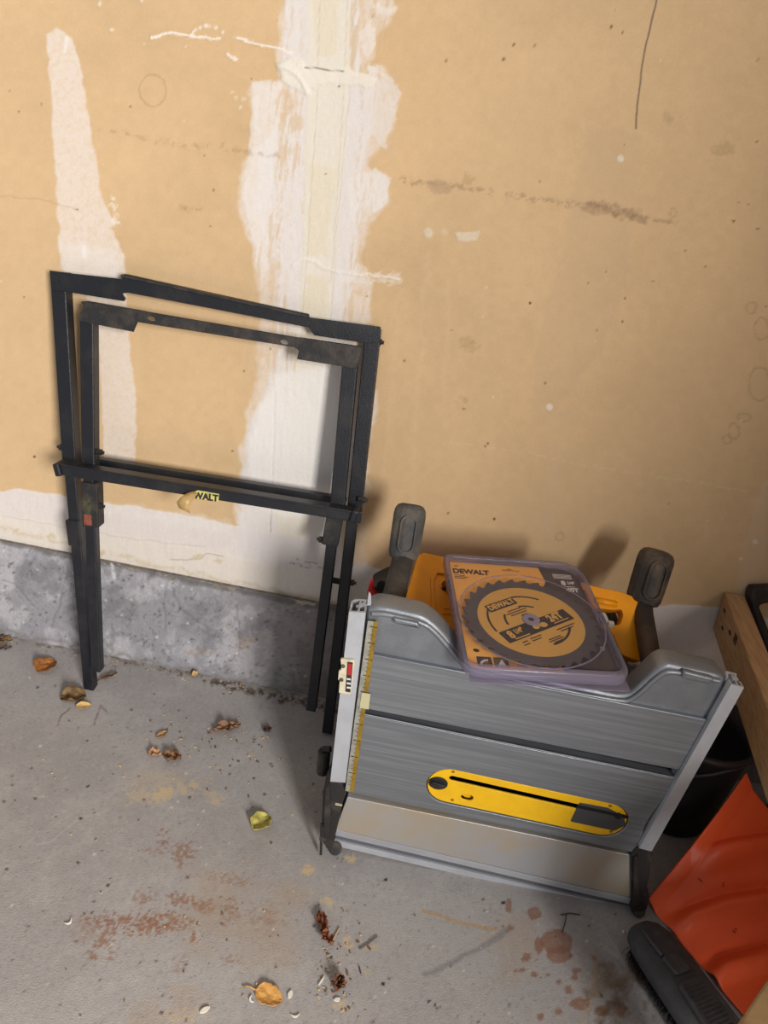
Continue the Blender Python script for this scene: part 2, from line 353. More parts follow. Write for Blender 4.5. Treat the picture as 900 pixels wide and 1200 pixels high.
    # trowelled ridge
    p.poly([(326, 74), (345, 70), (372, 80), (404, 80), (425, 86), (440, 92), (432, 104), (412, 100), (380, 98), (356, 108), (334, 98)], (238, 230, 216), .9, 2, 3, 10, 15, .0026, speck=.1)
    p.line([(326, 76), (350, 88), (362, 110)], (240, 232, 220), 3, .9, 1.5, 2, 8, 16, .0025); p.line([(358, 79), (402, 84)], (150, 134, 110), 1.6, .9, 1, .6, h=-.002)
    p.line([(345, 310), (360, 302), (390, 318), (440, 322), (467, 326)], (240, 234, 226), 2.2, .8, 1, 2, 9, 17, .0014, speck=.35)
    p.poly([(396, 322), (470, 318), (470, 332), (400, 330)], (240, 236, 230), .5, 2, 3, 7, 18, speck=.9)
    for q in ([(420, 40), (436, 20), (440, 60), (428, 66)], [(434, 4), (462, 10), (464, 16), (440, 14)], [(428, 80), (446, 76), (448, 90)]): p.poly(q, (238, 228, 218), .75, 1.5, 3, 8, int(q[0][0]), .0008, speck=.3)
    for q in ([(337, 375), (336, 460)], [(347, 392), (345, 462)], [(320, 390), (322, 470)], [(405, 360), (402, 380)]): p.line(q, (214, 182, 148), 2.2, .55, 2, 1, 12, int(q[0][0]), speck=.2)
    # strokes
    W2 = (244, 236, 226)
    for q, w in (([(178, 44), (200, 39), (222, 42), (240, 44), (258, 46)], 3), ([(222, 42), (226, 37), (236, 31), (250, 29), (262, 37)], 1.8), ([(274, 43), (300, 52), (328, 57), (342, 64)], 2.6), ([(268, 64), (277, 70)], 3)):
        p.line(q, W2, w, .95, 1.2, 1.5, 8, int(q[0][0]), .0012, speck=.12)
    for x, y, r in ((131, 35, 2.2), (117, 4, 2.6), (132, 233, 2.5), (727, 186, 4.2), (644, 477, 4.2), (885, 635, 3), (868, 655, 2), (166, 1, 2), (450, 238, 1.5)):
        p.poly(circ(x, y, r, 12), (232, 220, 200), .95, 1.2, .4, h=.0012)
    p.poly(circ(502, 273, 6, 12), (226, 212, 190), .8, 1.5, 1, 6, 3, .001, speck=.3); p.poly([(533, 273), (562, 271), (560, 282), (536, 283)], (228, 214, 192), .8, 1.5, 1.5, 6, 4, .001, speck=.4); p.poly(circ(521, 272, 4, 10), (224, 206, 180), .5, 2, 1)
    p.line([(272, 108), (282, 125), (286, 115)], W2, 4, .5, 2, 2, 6, 9, speck=.5); p.line([(130, 232), (138, 262)], W2, 5, .6, 2, 3, 6, 9, speck=.4)
    # the bottom coat along the footing
    bt = [(-20, 572), (40, 574), (72, 580), (122, 590), (200, 600), (272, 617), (330, 625), (440, 664), (520, 680), (640, 694), (770, 708), (833, 712), (930, 726), (930, 830), (400, 730), (-20, 650)]
    p.poly(bt, (229, 221, 218), .95, 1.6, 2.5, 22, 31, .001, speck=.08)
    p.poly([(115, 588), (270, 612), (270, 625), (118, 600)], WHITE, .6, 8, 4, speck=.6)
    p.poly([(-20, 598), (120, 622), (280, 650), (430, 690), (800, 765), (930, 800), (930, 850), (-20, 660)], (231, 221, 208), .7, 5, 2, 30, 33, .0016)
    p.line([(-10, 602), (60, 614), (160, 632), (240, 640)], (196, 188, 180), 1, .6, 1.4, .8); p.line([(200, 655), (235, 655), (240, 648), (262, 652)], (182, 172, 160), 1.1, .8, 1, 1)
    p.line([(0, 618), (60, 632), (150, 654), (300, 688), (400, 708), (600, 748), (900, 806)], (208, 190, 158), 4, .6, 4, 3, 14, 35, speck=.35)
    for x, y in ((232, 652), (255, 657), (120, 648), (20, 620), (60, 628)): p.poly(circ(x, y, 5, 10, 2.5), (206, 184, 146), .6, 3, 2, 6, x)
    for x, y in ((375, 665), (360, 657), (352, 662)): p.line([(x-12, y-2), (x+12, y+3)], (120, 112, 104), 1.5, .5, 1.2, 1.5, 6, x, speck=.4)
    # tan streaks showing through bottom coat beside the stand
    p.poly([(398, 590), (440, 580), (446, 660), (404, 662)], (214, 180, 138), .55, 8, 4, 14, 41)
    # dirt
    D = (150, 116, 88)
    p.line([(118, 150), (200, 168), (258, 172), (330, 184)], D, 5, .30, 4, 3, 12, 51, speck=.48)
    p.line([(470, 210), (520, 216), (580, 226), (640, 236), (690, 240), (730, 252), (790, 262)], (146, 118, 92), 6, .40, 4, 3, 12, 52, speck=.46)
    p.poly([(498, 214), (515, 211), (530, 218), (524, 228), (505, 224)], (176, 148, 118), .5, 3, 2, 6); p.poly([(690, 236), (720, 238), (760, 252), (755, 262), (715, 252), (680, 246)], (140, 112, 88), .4, 4, 3, 7, 5, speck=.6)
    p.line([(210, 244), (236, 246)], D, 4, .4, 3, 2, 6, 3, speck=.4); p.line([(0, 230), (40, 232), (90, 246)], D, 1.5, .25, 2, 2)
    p.line([(770, -5), (762, 30), (752, 80), (746, 125), (745, 150)], (96, 82, 74), 1.8, .75, 1, .8, 20)
    p.line([(520, 518), (600, 527), (700, 548), (790, 560), (884, 577)], (230, 206, 172), 2, .5, 1.5, 1.5, 10, 55, speck=.45)
    for x, y, rx, ry in ((179, 106, 15, 19), (860, 505, 6, 9), (872, 488, 7, 5), (893, 385, 9, 13), (852, 515, 5, 6), (880, 360, 7, 6), (657, 628, 5, 5), (788, 248, 4, 5), (890, 450, 12, 20)): p.ring(x, y, rx, ry, (160, 134, 100), 1.4, .42, int(x))
    for x, y, r in ((548, 210, 8), (546, 400, 7), (550, 405, 9), (785, 138, 8), (848, 172, 12), (540, 470, 7)): p.blot(x, y, r*1.5, r, (176, 146, 108), .35, .4, 6, x)
    rs = np.random.RandomState(5)
    for k in range(70):
        x, y = rs.rand()*900, rs.rand()*640; p.poly(circ(x, y, .8+rs.rand()*.9, 6), (104, 78, 56) if k % 3 else (236, 222, 202), .6, 1, .2, pad=3)
    for x, y in ((602, 52), (626, 52), (590, 70), (717, 30), (522, 72), (888, 268), (860, 259), (579, 608), (621, 355), (40, 535)): p.poly(circ(x, y, 1.6, 7), (84, 62, 46), .8, 1, .6, pad=4)
    p.h += (vnoise(p.x, p.y, 12, 77, 4)-.5)*.00035*(1+p.h/.0006)
    p.poly([(322, 440), (400, 430), (408, 600), (330, 605), (296, 590), (290, 510)], (243, 238, 233), .8, 8, 4, 24, 44)
    # thickness variation of the compound
    idx = p.h > .0003; p.h[idx] += (vnoise(p.x[idx]*2.2, p.y[idx]*.55, 9, 78, 4)-.5)*.0008
    return p
wall_m = attr_mat('painted drywall paper and compound', .85, (260, 1400), (.035, .06), .18, 500)
xs = axis((-2.2, -.92, .2), (-.92, -.5, .0022), (-.5, .05, .0019), (.05, .14, .003), (.14, .34, .0011), (.34, .98, .003), (.98, 1.5, .2)); zs = axis((CURB-.01, 1.2, .0022), (1.2, 1.5, .004), (1.5, 2.5, .3))
w = grid_mesh('wall_back', xs, zs, lambda u, v: np.stack([u, 0*u, v], 1), paint_wall, wall_m, (0, -1, 0))

# ------------------------------------------------------------------ concrete footing under the drywall
def paint_curb(P):
    p = Paint(P, (154, 152, 157))
    n = vnoise(p.x*1.0, p.y*.8, 34, 21, 6, .68); a = np.clip((n-.47)*8, 0, 1)*.75; p.mix(np.arange(p.n), a, (190, 187, 191))
    n = vnoise(p.x, p.y, 46, 22, 5, .7); p.mix(np.arange(p.n), np.clip((n-.53)*9, 0, 1)*.6, (122, 121, 126))
    n = vnoise(p.x, p.y, 6, 23, 3, .8); p.mix(np.arange(p.n), np.clip((n-.66)*9, 0, 1)*.45, (96, 94, 94))
    idx = np.where(p.x > 250)[0]; p.mix(idx, np.clip((p.x[idx]-250)/120, 0, 1)*.35*(.5+vnoise(p.x[idx], p.y[idx], 40, 2)), (104, 88, 76))
    p.line([(0, 634), (120, 658), (240, 684), (370, 710), (800, 794)], (104, 100, 98), 7, .75, 4, 2, 12, 3, -.0015)
    p.line([(112, 656), (150, 662), (200, 676)], (212, 204, 194), 2.5, .7, 1.5, 2, 6, 7, .001, speck=.5)
    p.poly([(338, 694), (368, 700), (370, 712), (348, 708)], (206, 192, 168), .8, 2, 3, 8, 6, .001, speck=.4)
    p.line([(131, 660), (132, 668), (134, 678)], (224, 224, 224), 3, .8, 1.5, 1.5, 5, 8, speck=.3)
    for q in ([(80, 664), (72, 705), (60, 736)], [(193, 682), (192, 710), (195, 740)], [(200, 688), (212, 712), (250, 740)], [(3, 680), (22, 690), (40, 712)], [(275, 710), (282, 740), (280, 770)]): p.line(q, (112, 110, 114), 1.4, .55, 2, 2, 14, int(q[0][0]), -.001)
    p.line([(0, 738), (120, 764), (240, 790), (300, 802)], (120, 112, 104), 4, .5, 4, 3, 12, 4)
    for x, y, rx, ry in ((238, 764, 22, 8), (290, 752, 16, 14)): p.blot(x, y, rx, ry, (150, 124, 98), .4, .4, 9, x)
    rs = np.random.RandomState(9)
    for k in range(120):
        x = rs.rand()*380; y = 640+x*.2+rs.rand()*100; r = .6+rs.rand()*1.3; p.poly(circ(x, y, r, 6), (86, 84, 84) if k % 4 else (226, 226, 226), .6, 1, .3, pad=3, h=0 if k % 4 else .0)
    p.h += (vnoise(p.x, p.y, 18, 24, 5, .65)-.5)*.004
    return p
curb_m = attr_mat('rough poured concrete', .85, (90, 600), (.08, .10), .5, 260)
xs = axis((-2.2, -.92, .2), (-.92, -.2, .0028), (-.2, .95, .005), (.95, 1.5, .2)); vs = axis((-.015, CURB, .0028))
fc = grid_mesh('trim_1', xs, vs, lambda u, v: np.stack([u, -.014+0*u, v], 1), paint_curb, curb_m, (0, -1, 0))
led = MB(); led.box((-.35, .03, CURB-.009), (1.85, 0, 0), (0, .0425, 0), (0, 0, .006)); led = struct(led.build('trim_2', mat('footing ledge', (150, 140, 126), .9, 0, (96, 92, 90), 60, .8, .8, 120)))
dw = MB(); dw.box((-.35, .0075, CURB+.02), (1.85, 0, 0), (0, .006, 0), (0, 0, .03)); dw = struct(dw.build('trim_3', mat('drywall core', (216, 208, 196), .9, 0, (180, 168, 150), 60, .6)))

# ------------------------------------------------------------------ floor
def paint_floor(P):
    p = Paint(P, (167, 162, 160)); A = np.arange(p.n)
    n = vnoise(P[:, 0]*1000, P[:, 1]*1000, 160, 31, 5, .6); p.mix(A, np.clip((n-.5)*5, 0, 1)*.30, (182, 178, 174)); p.mix(A, np.clip((.5-n)*5, 0, 1)*.25, (138, 134, 134))
    n = vnoise(P[:, 0]*1000, P[:, 1]*1000, 22, 33, 5, .7); p.mix(A, np.clip((n-.53)*6, 0, 1)*.2, (196, 190, 182))
    n = vnoise(P[:, 0]*1000, P[:, 1]*1000, 4, 35, 3, .8); p.mix(A, np.clip((n-.62)*8, 0, 1)*.25, (118, 112, 110)); p.mix(A, np.clip((.36-n)*8, 0, 1)*.25, (200, 196, 190))
    R = (142, 100, 80); R2 = (150, 104, 82)
    # flaked rust-brown stain
    for x, y, rx, ry, al, an in ((150, 1083, 62, 16, .95, .05), (190, 1080, 34, 15, 1, .2), (115, 1110, 30, 12, .8, -.9), (130, 1120, 14, 8, .7, -.9), (212, 1082, 20, 8, .9, 0), (170, 1050, 18, 10, .6, 0), (213, 1055, 26, 10, .85, .2), (240, 1062, 16, 9, .8, 0),
                               (267, 1070, 16, 18, .7, .3), (192, 985, 8, 14, .9, 0), (215, 1000, 18, 16, .7, 0), (270, 1030, 30, 9, .45, .2), (228, 1098, 14, 7, .9, 0), (210, 1130, 10, 14, .5, .3), (312, 1075, 26, 16, .45, 0), (180, 998, 22, 6, .4, 0), (100, 1090, 24, 20, .35, 0), (270, 1125, 14, 8, .5, 0)):
        p.blot(x, y, rx*1.1, ry*1.15, R, al*.85, .47, 3.6, int(x), 8, an)
    for x, y, rx, ry, al in ((250, 1060, 120, 60, .3), (300, 1090, 60, 60, .25), (620, 1110, 70, 50, .25), (210, 1185, 60, 30, .35)): p.blot(x, y, rx, ry, (172, 140, 108), al, .36, 50, int(x), 3)
    # smooth brown spots by the saw
    for x, y, rx, ry in ((626, 1070, 8, 7), (596, 1061, 4, 9), (598, 1087, 4, 4), (632, 1108, 6, 10), (652, 1104, 20, 14), (655, 1118, 14, 10), (617, 1122, 6, 5), (612, 1137, 4, 3), (626, 1143, 4, 4), (642, 1143, 3, 3), (655, 1151, 3, 4), (667, 1160, 4, 5), (676, 1137, 5, 4), (673, 1145, 4, 4), (680, 1176, 12, 8), (633, 1192, 4, 4), (655, 1186, 5, 4), (697, 1123, 3, 3), (705, 1185, 8, 6), (590, 1085, 2, 2), (604, 1138, 4, 3), (728, 1183, 6, 9)):
        p.poly(circ(x, y, rx, 14, ry), (138, 96, 76), .72, 1.6, 1.6, 6, int(x+y), speck=.25)
    # sawdust and pale scuffs
    for x, y, rx, ry, al, an in ((190, 930, 24, 10, .8, -.5), (225, 922, 26, 9, .6, -.3), (250, 935, 16, 10, .6, .5), (155, 935, 26, 9, .45, -.3), (180, 915, 40, 18, .3, 0), (362, 1018, 9, 10, .95, .9), (408, 1006, 10, 7, 1, .3), (384, 1058, 9, 7, .8, .5), (365, 1046, 6, 4, .5, 0), (436, 1110, 12, 6, .55, -.3), (408, 1105, 8, 10, .9, 0), (400, 1178, 12, 8, .7, 0), (430, 1140, 7, 5, .5, 0), (340, 1172, 4, 7, .8, 0), (215, 1190, 40, 10, .4, 0)):
        p.blot(x, y, rx, ry, (204, 180, 142), al, .38, 5, int(x)+3, 7, an)
    p.line([(497, 1066), (515, 1074), (552, 1084), (580, 1090)], (186, 140, 84), 3.5, .6, 3, 1.5, 10, 61, speck=.2)
    p.line([(498, 1142), (530, 1128), (570, 1108), (595, 1090)], (118, 116, 118), 6, .5, 4, 1.5, 14, 62)
    p.line([(703, 1105), (722, 1120), (745, 1150)], (190, 180, 166), 3, .5, 2, 1, 14, 63); p.line([(680, 1200), (695, 1165), (700, 1130)], (176, 150, 118), 6, .4, 5, 2)
    p.blot(730, 1170, 45, 50, (96, 76, 60), .7, .38, 22, 64, 4); p.blot(705, 1140, 40, 30, (140, 120, 100), .5, .4, 14, 65, 4)
    # dirt along the footing
    p.line([(-10, 740), (120, 768), (240, 793), (300, 806), (420, 830)], (112, 98, 84), 5, .7, 5, 3, 9, 66, speck=.42)
    p.line([(250, 800), (330, 818), (400, 834)], (78, 62, 50), 7, .8, 4, 3, 8, 67, speck=.4)
    p.line([(45, 990), (60, 985), (90, 962), (130, 948)], (186, 182, 178), 2, .5, 2, 2, 20)
    for q in ([(68, 850), (72, 838), (82, 830)], [(125, 834), (118, 825), (110, 850)]): p.line(q, (92, 66, 50), 1.2, .7, 1, 1)
    rs = np.random.RandomState(3)
    for k in range(420):
        x = rs.rand()*760; y = 770+rs.rand()*430; r = .5+rs.rand()**2*1.4; c = ((70, 58, 50), (104, 74, 54), (226, 220, 210), (60, 54, 50))[k % 4]
        p.poly(circ(x, y, r, 6), c, .75, 1, .4, 5, k, pad=3)
    for x, y, r in ((449, 1154, 2.6), (452, 1031, 2.2), (590, 1058, 2.6), (502, 1174, 1.8), (510, 1178, 2), (512, 1182, 2), (388, 1122, 2), (368, 1085, 1.6), (95, 959, 2), (103, 922, 2), (8, 1018, 2)): p.poly(circ(x, y, r, 7, r*.8), (34, 28, 26), .9, 1, .7, 4, int(x), pad=4)
    p.h += (vnoise(P[:, 0]*1000, P[:, 1]*1000, 60, 36, 5, .6)-.5)*.0012
    return p
floor_m = attr_mat('garage floor concrete', .72, (200, 1100), (.05, .09), .35, 420, .35)
xs = axis((-2.2, -.95, .2), (-.95, .8, .0026), (.8, 2.4, .2)); ys = axis((-4, -.9, .3), (-.9, -.005, .0026), (-.005, .05, .02))
fl = grid_mesh('floor', xs, ys, lambda u, v: np.stack([u, v, 0*u], 1), paint_floor, floor_m, (0, 0, 1))
wr = MB(); wr.box((1.08, -1.05, 1.25), (.04, 0, 0), (0, 1.05, 0), (0, 0, 1.25))  # unseen wall added and lengthened to shade the right of the back wall
struct(wr.build('wall_right_occluder', mat('bare drywall', (205, 168, 126), .85, 0, (214, 178, 136), 3, .4)))

# ------------------------------------------------------------------ folding steel stand
st = thing('folding_stand', 'black folded steel stand with peeling yellow sticker leaning on the drywall', 'tool stand', (-.3, -.12, 0))
SM = frame((0, -.104, 0), (1, 0, 0), (0, .100, .81)); SZ = Vector((SM[0][2], SM[1][2], SM[2][2]))
def SP(x, y, off): a, b = on(SM, [(x, y)], off)[0]; return SM @ Vector((a, b, off))
def sbar(name, a, b, w, z0, z1, mt=black_steel, par=st, side=0):
    """hollow-looking square tube whose front face runs through measured points a and b"""
    A, B = SP(*a, z1), SP(*b, z1); mb = MB(); c = (z1-z0)/2
    mb.beam(A-SZ*c, B-SZ*c, w, z1-z0, SZ); return mb.build(name, mt, par, .002)
# outer frame
ol = sbar('leg', (67, 319), (81, 548), .026, .0, .026)
sbar('lower_leg', (81, 546), (104, 812), .021, .002, .024, par=ol)
orr = sbar('leg', (437, 386), (415, 600), .027, .0, .026)
sbar('lower_leg', (414, 598), (383, 860), .021, .002, .024, par=orr)
plate('top_rail', SM, [on(SM, [(58, 317), (80, 320), (143, 327), (141, 322), (146, 321), (250, 345), (361, 368), (363, 372), (446, 383), (446, 402), (427, 402), (368, 393), (362, 384), (250, 362), (150, 343), (143, 344), (147, 350), (145, 353), (84, 343), (60, 340)], .030)], .026, .004, black_steel, st, .0008)
mb = MB(); mb.beam(SP(146, 323, .02), SP(361, 370, .02), .004, .03, SZ); mb.build('rail_flange', dusty_steel, st, .001)
# inner frame, folded in front of the outer one
il = sbar('leg', (101, 372), (103, 560), .024, .030, .054)
sbar('lower_leg', (103, 556), (112, 788), .019, .032, .052, par=il)
ir = sbar('leg', (410, 424), (394, 604), .026, .030, .054)
sbar('lower_leg', (393, 600), (364, 834), .020, .032, .052, par=ir)
sl = sbar('leg_sleeve', (104, 566), (106, 618), .030, .028, .056, dusty_steel); sbar('leg_sleeve', (392, 606), (386, 640), .030, .028, .056, dusty_steel)
sbar('leg_sleeve', (84, 610), (88, 640), .027, .0, .027)
hole = lambda x, y, r: [on(SM, [(x+r*1.4*math.cos(t), y+r*.8*math.sin(t)+.2*r*1.4*math.cos(t)) for t in [2*pi*i/12 for i in range(12)]], .060)[0:]][0]
irail = plate('inner_top_rail', SM, [on(SM, [(99, 353), (166, 364), (171, 365), (352, 396), (424, 407), (418, 432), (348, 421), (350, 411), (345, 407), (164, 378), (161, 377), (156, 389), (91, 376)], .060), hole(177, 373.5, 3.5), hole(333, 401, 3.5)], .056, .004, dusty_steel, st, .0008)
for a_, b_ in (((99, 354), (168, 366)), ((350, 397), (424, 408))): mb = MB(); mb.beam(SP(*a_, .042), SP(*b_, .042), .003, .026, SZ); mb.build('rail_flange', dusty_steel, irail, .0008)
# cross braces
cb = MB(); cb.beam(SP(68, 548, .068), SP(424, 605, .068), .022, .014, SZ); cb.beam(SP(68, 541.5, .066), SP(424, 599, .066), .004, .026, SZ)
fb = cb.build('cross_brace', black_steel, st, .0015)
mb = MB(); mb.beam(SP(112, 541, .0), SP(392, 586, .0), .018, .018, SZ); mb.build('rear_brace', black_steel, st, .0015)
for a, b, zz in (((69, 541), (73, 556), .078), ((418, 596), (413, 610), .078)):
    mb = MB(); mb.beam(SP(*a, .068), SP(*b, .068), .012, .030, SZ); mb.build('end_bracket', black_steel, fb, .003)
for x, y, zz, dx in ((118, 530, .045, 1), (119, 593, .045, 1), (375, 632, .045, -1), (391, 680, .012, -1), (414, 683, .012, 1), (427, 586, .03, 1), (446, 401, .014, 1), (71, 524, .014, -1), (403, 585, .04, 1), (397, 775, .012, 1)):
    p = SP(x, y, zz); mb = MB(); mb.tube([p-Vector((dx*.012, 0, 0)), p+Vector((dx*.002, 0, 0))], .006, 6); mb.tube([p, p+Vector((dx*.006, 0, 0))], .0032, 8); mb.build('bolt', dusty_steel, st)
# sticker remains on the brace
so = .0762
a, b = on(SM, [(222, 583.5), (257, 588)], so); ang = math.atan2(b[1]-a[1], b[0]-a[0])
pts = on(SM, [(226, 577), (232, 574.5), (257, 579), (256, 588), (250, 587), (240, 585.5), (222, 583)], so)
stk = plate('brand_sticker', SM, [fillet(pts, .002)], so-.0006, .0006, sticker_y, st)
tp = on(SM, [(227, 583.8)], so)[0]
text('sticker_lettering', 'WALT', SM @ Matrix.Translation((tp[0], tp[1], so+.0001)) @ Matrix.Rotation(ang, 4, 'Z'), .0165, ink, stk, .0009, align='LEFT', sx=.95)
mb = MB(); path = [SP(229, 577, .0775), SP(224, 580, .083), SP(218, 585, .092), SP(214, 592, .094), SP(216, 598, .088)]; ws = [.006, .009, .011, .014, .013]; rg = []
for q, p in enumerate(path): rg.append([p+Vector((-ws[q]*.8, 0, ws[q]*.25)), p+Vector((ws[q]*.8, 0, -ws[q]*.25)), p+Vector((ws[q]*.8, .001, -ws[q]*.25-.001)), p+Vector((-ws[q]*.8, .001, ws[q]*.25-.001))])
mb.loft(rg); mb.build('sticker_curl', sticker_b, stk, 0, True)
pts = on(SM, [(97, 584), (106, 585), (107, 604), (98, 603)], .057); wl = plate('warning_label', SM, [pts], .056, .0006, label_g, sl)
pts = on(SM, [(98, 603), (107, 604), (107.5, 616), (98.5, 615)], .057); plate('warning_label_lower', SM, [pts], .056, .0006, label_o, sl)

# ------------------------------------------------------------------ table saw
TY = -.40; TM = frame((0, TY, 0), (1, 0, 0), (0, 0, 1)); tsaw_loc = (.28, -.3, 0)
saw = thing('table_saw', 'grey jobsite table saw stood on its side against the wall, yellow throat plate facing out', 'table saw', tsaw_loc)
T = lambda pts, off=0.: on(TM, pts, off)
def TP(x, y, off=0.): a, b = T([(x, y)], off)[0]; return Vector((a, TY-off, b))
# main top: border casting with the dip, then machined slab with slot and throat opening
border = T([(430, 717), (440, 713), (452, 714), (497, 724), (515, 738), (546, 776), (560, 783), (726, 817), (740, 815), (773, 784), (784, 780), (845, 793), (853, 800), (844, 856), (423, 778)])
bo = plate('table_casting', TM, [fillet(border, [.004, .008, .01, .012, .012, .02, .012, .012, .02, .01, .01, .006, .004, .001, .001], 5)], -.045, .040, cast_rough, saw, .006)
# raised lip along the border
lip = [TP(*q, -.004) for q in [(436, 719), (452, 719), (495, 729), (512, 742), (543, 780), (560, 788), (724, 822), (742, 820), (774, 789), (788, 786), (843, 798)]]
def smoothp(ps, k=3):
    ps = [Vector(p) for p in ps]
    for _ in range(k):
        q = [ps[0]]
        for a, b in zip(ps, ps[1:]): q += [a*.75+b*.25, a*.25+b*.75]
        ps = q+[ps[-1]]
    return ps
mb = MB(); mb.tube(smoothp(lip), .0042, 8); mb.build('rolled_lip', cast_rough, bo, 0, True)
for ps in ([(461, 722), (490, 728), (493, 735), (462, 729)], [(800, 784), (836, 793), (832, 800), (798, 793)]):
    plate('lip_pad', TM, [fillet(T(ps), .003)], -.004, .009, cast_rough, bo, .003)
stad = stadium(T([(527, 921)])[0], T([(708, 960)])[0], .0375)
slab1 = T([(432, 765), (840, 845), (798, 902), (424, 828.5)])
slab2 = T([(423, 836.5), (794, 912), (757, 962), (746, 999), (411, 928)])
t1 = plate('table_top', TM, [fillet(slab1, .002)], -.03, .032, cast_alu, saw, .0012)
t2 = plate('table_top_lower', TM, [fillet(slab2, .002), stad], -.03, .032, cast_alu, saw, .0012)
plate('miter_slot', TM, [T([(426, 826), (800, 902), (793, 914), (423, 840)])], -.03, .014, mat('slot shade', (40, 41, 44), .6, .3), saw)
sl_ = MB(); a, b = TP(424, 836.3, .002), TP(794, 911.8, .002); sl_.beam(a, b, .0012, .001, (0, -1, 0)); sl_.build('slot_edge_highlight', rail_alu, saw)  # bright strip standing in for the highlight on the slot's lower edge
# throat plate
th = plate('throat_plate', TM, [stadium(T([(527, 921)])[0], T([(708, 960)])[0], .0358), stadium(*T([(530, 912), (731, 957.5)]), .0050), stadium(*T([(545, 934), (550, 935)]), .0064, 8)], -.003, .0035, yellow, saw, .001)
plate('throat_recess', TM, [stadium(T([(527, 921)])[0], T([(708, 960)])[0], .041)], -.045, .012, dark_gap, saw)
k = T([(513.5, 917)])[0]; kn = plate('lock_knob', TM, [circ(*k, .0155, 24, .0130)], 0, .003, blk_pl, th, .001)
plate('knob_grip', TM, [stadium((k[0]-.009, k[1]+.001), (k[0]+.009, k[1]-.001), .003)], .003, .003, blk_pl, kn, .0006)
for x, y in ((531, 904), (530, 937), (715, 944), (716, 974)): c = T([(x, y)])[0]; plate('leveling_screw', TM, [circ(*c, .0028, 12)], .0002, .0008, tape_brass, th)
plate('riving_cover', TM, [fillet(T([(679, 940), (712, 946), (729, 955), (734, 966), (720, 973), (668, 962)]), .003)], .0002, .0012, mat('grey steel cover', (92, 92, 96), .4, .5), th, .0004)
mb = MB(); mb.beam(TP(676, 945, .002), TP(736, 958, .002), .0052, .0012, (0, -1, 0)); mb.tube([TP(724, 956, .001), TP(724, 956, .004)], .0055, 14); mb.build('riving_slot', dark_gap, th)
plate('finger_notch', TM, [stadium(*T([(547, 935), (551, 936)]), .0075, 8)], -.010, .002, yellow, th)
# extension wing below
ex = plate('extension_table', TM, [fillet(T([(407, 934), (743, 1003), (739, 1052), (393, 972)]), .002)], -.028, .028, ext_alu, saw, .0012)
mb = MB()
A0, B0 = T([(393, 972), (739, 1053)]); A1, B1 = T([(390, 988), (736, 1068)])
def strip(p, q, r, s, z0, z1, zb):  # bevelled strip: p,q upper edge at z0; r,s lower edge at z1
    return [Vector((p[0], TY-z0, p[1])), Vector((q[0], TY-z0, q[1])), Vector((s[0], TY-z1, s[1])), Vector((r[0], TY-z1, r[1]))]
pr = strip(A0, B0, T([(391, 981)])[0], T([(738, 1062)])[0], .001, -.004, 0); mb.prism(pr, (0, .022, 0))
mb.build('extension_lip', rail_alu, ex, .0006)
mb = MB(); mb.prism([Vector((x, TY+.010, z)) for x, z in T([(392, 985), (738, 1065), (737, 1071), (391, 991)], -.01)], (0, .014, 0)); mb.build('extension_edge', rail_alu, ex, .0006)
mb = MB(); mb.prism([Vector((x, TY+.014, z)) for x, z in T([(394, 978), (736, 1058), (736, 1066), (392, 986)], -.014)], (0, .012, 0)); mb.build('extension_groove', mat('shade grey', (110, 112, 118), .5, .4), ex)
plate('extension_gap', TM, [T([(405, 928), (746, 997), (744, 1006), (404, 937)])], -.030, .012, dark_gap, saw)
# front rail (left) and rear rail (right): extrusions with an open profile
def rail(name, tl, bl, tr, br, off, depth, mt, slot_side):
    """tl/bl left edge, tr/br right edge of the front face, standing off proud of the table plane"""
    p = [TP(*q, off) for q in (tl, tr, br, bl)]; w = (p[1]-p[0]).length; ax = ((p[3]+p[2])-(p[0]+p[1])).normalized(); X = (p[1]-p[0]).normalized(); Yd = Vector((0, 1, 0)); t = .0022
    prof = [(0, 0), (1, 0), (1, .42), (.86, .42), (.86, .34), (.9, .34), (.9, .1), (.62, .1), (.62, .5), (.9, .5), (.9, .8), (.72, .8), (.72, .72), (.62, .72), (.62, .9), (1, .9), (1, 1), (.2, 1), (0, .82), (0, .55), (.12, .55), (.12, .8), (.24, .9), (.5, .9), (.5, .55), (.36, .55), (.36, .42), (.5, .42), (.5, .1), (.1, .1), (.1, .4), (0, .4)]
    L = ((p[3]+p[2])/2-(p[0]+p[1])/2).length; ws = (p[2]-p[3]).length
    r0 = [p[0]+X*u*w+Yd*v*depth for u, v in prof]; r1 = [p[3]+X*u*ws+Yd*v*depth for u, v in prof]
    mb = MB(); mb.loft([r0, r1]); return mb.build(name, mt, saw, 0)
fr = rail('front_rail', (409, 717), (387, 916), (428.5, 718), (404, 921), .012, .034, rail_alu, 1)
rr = rail('rear_rail', (857, 802), (749, 994), (872, 806), (764, 997), .010, .032, rail_alu, 0)
for nm, ps, off in (('rail_end', [(409, 717), (428.5, 718), (433, 701), (414, 699)], .012),):
    pass
plate('rail_web', TM, [T([(429, 716), (434, 716), (433.5, 703), (431, 700)], .0)], -.016, .002, rail_alu, fr)
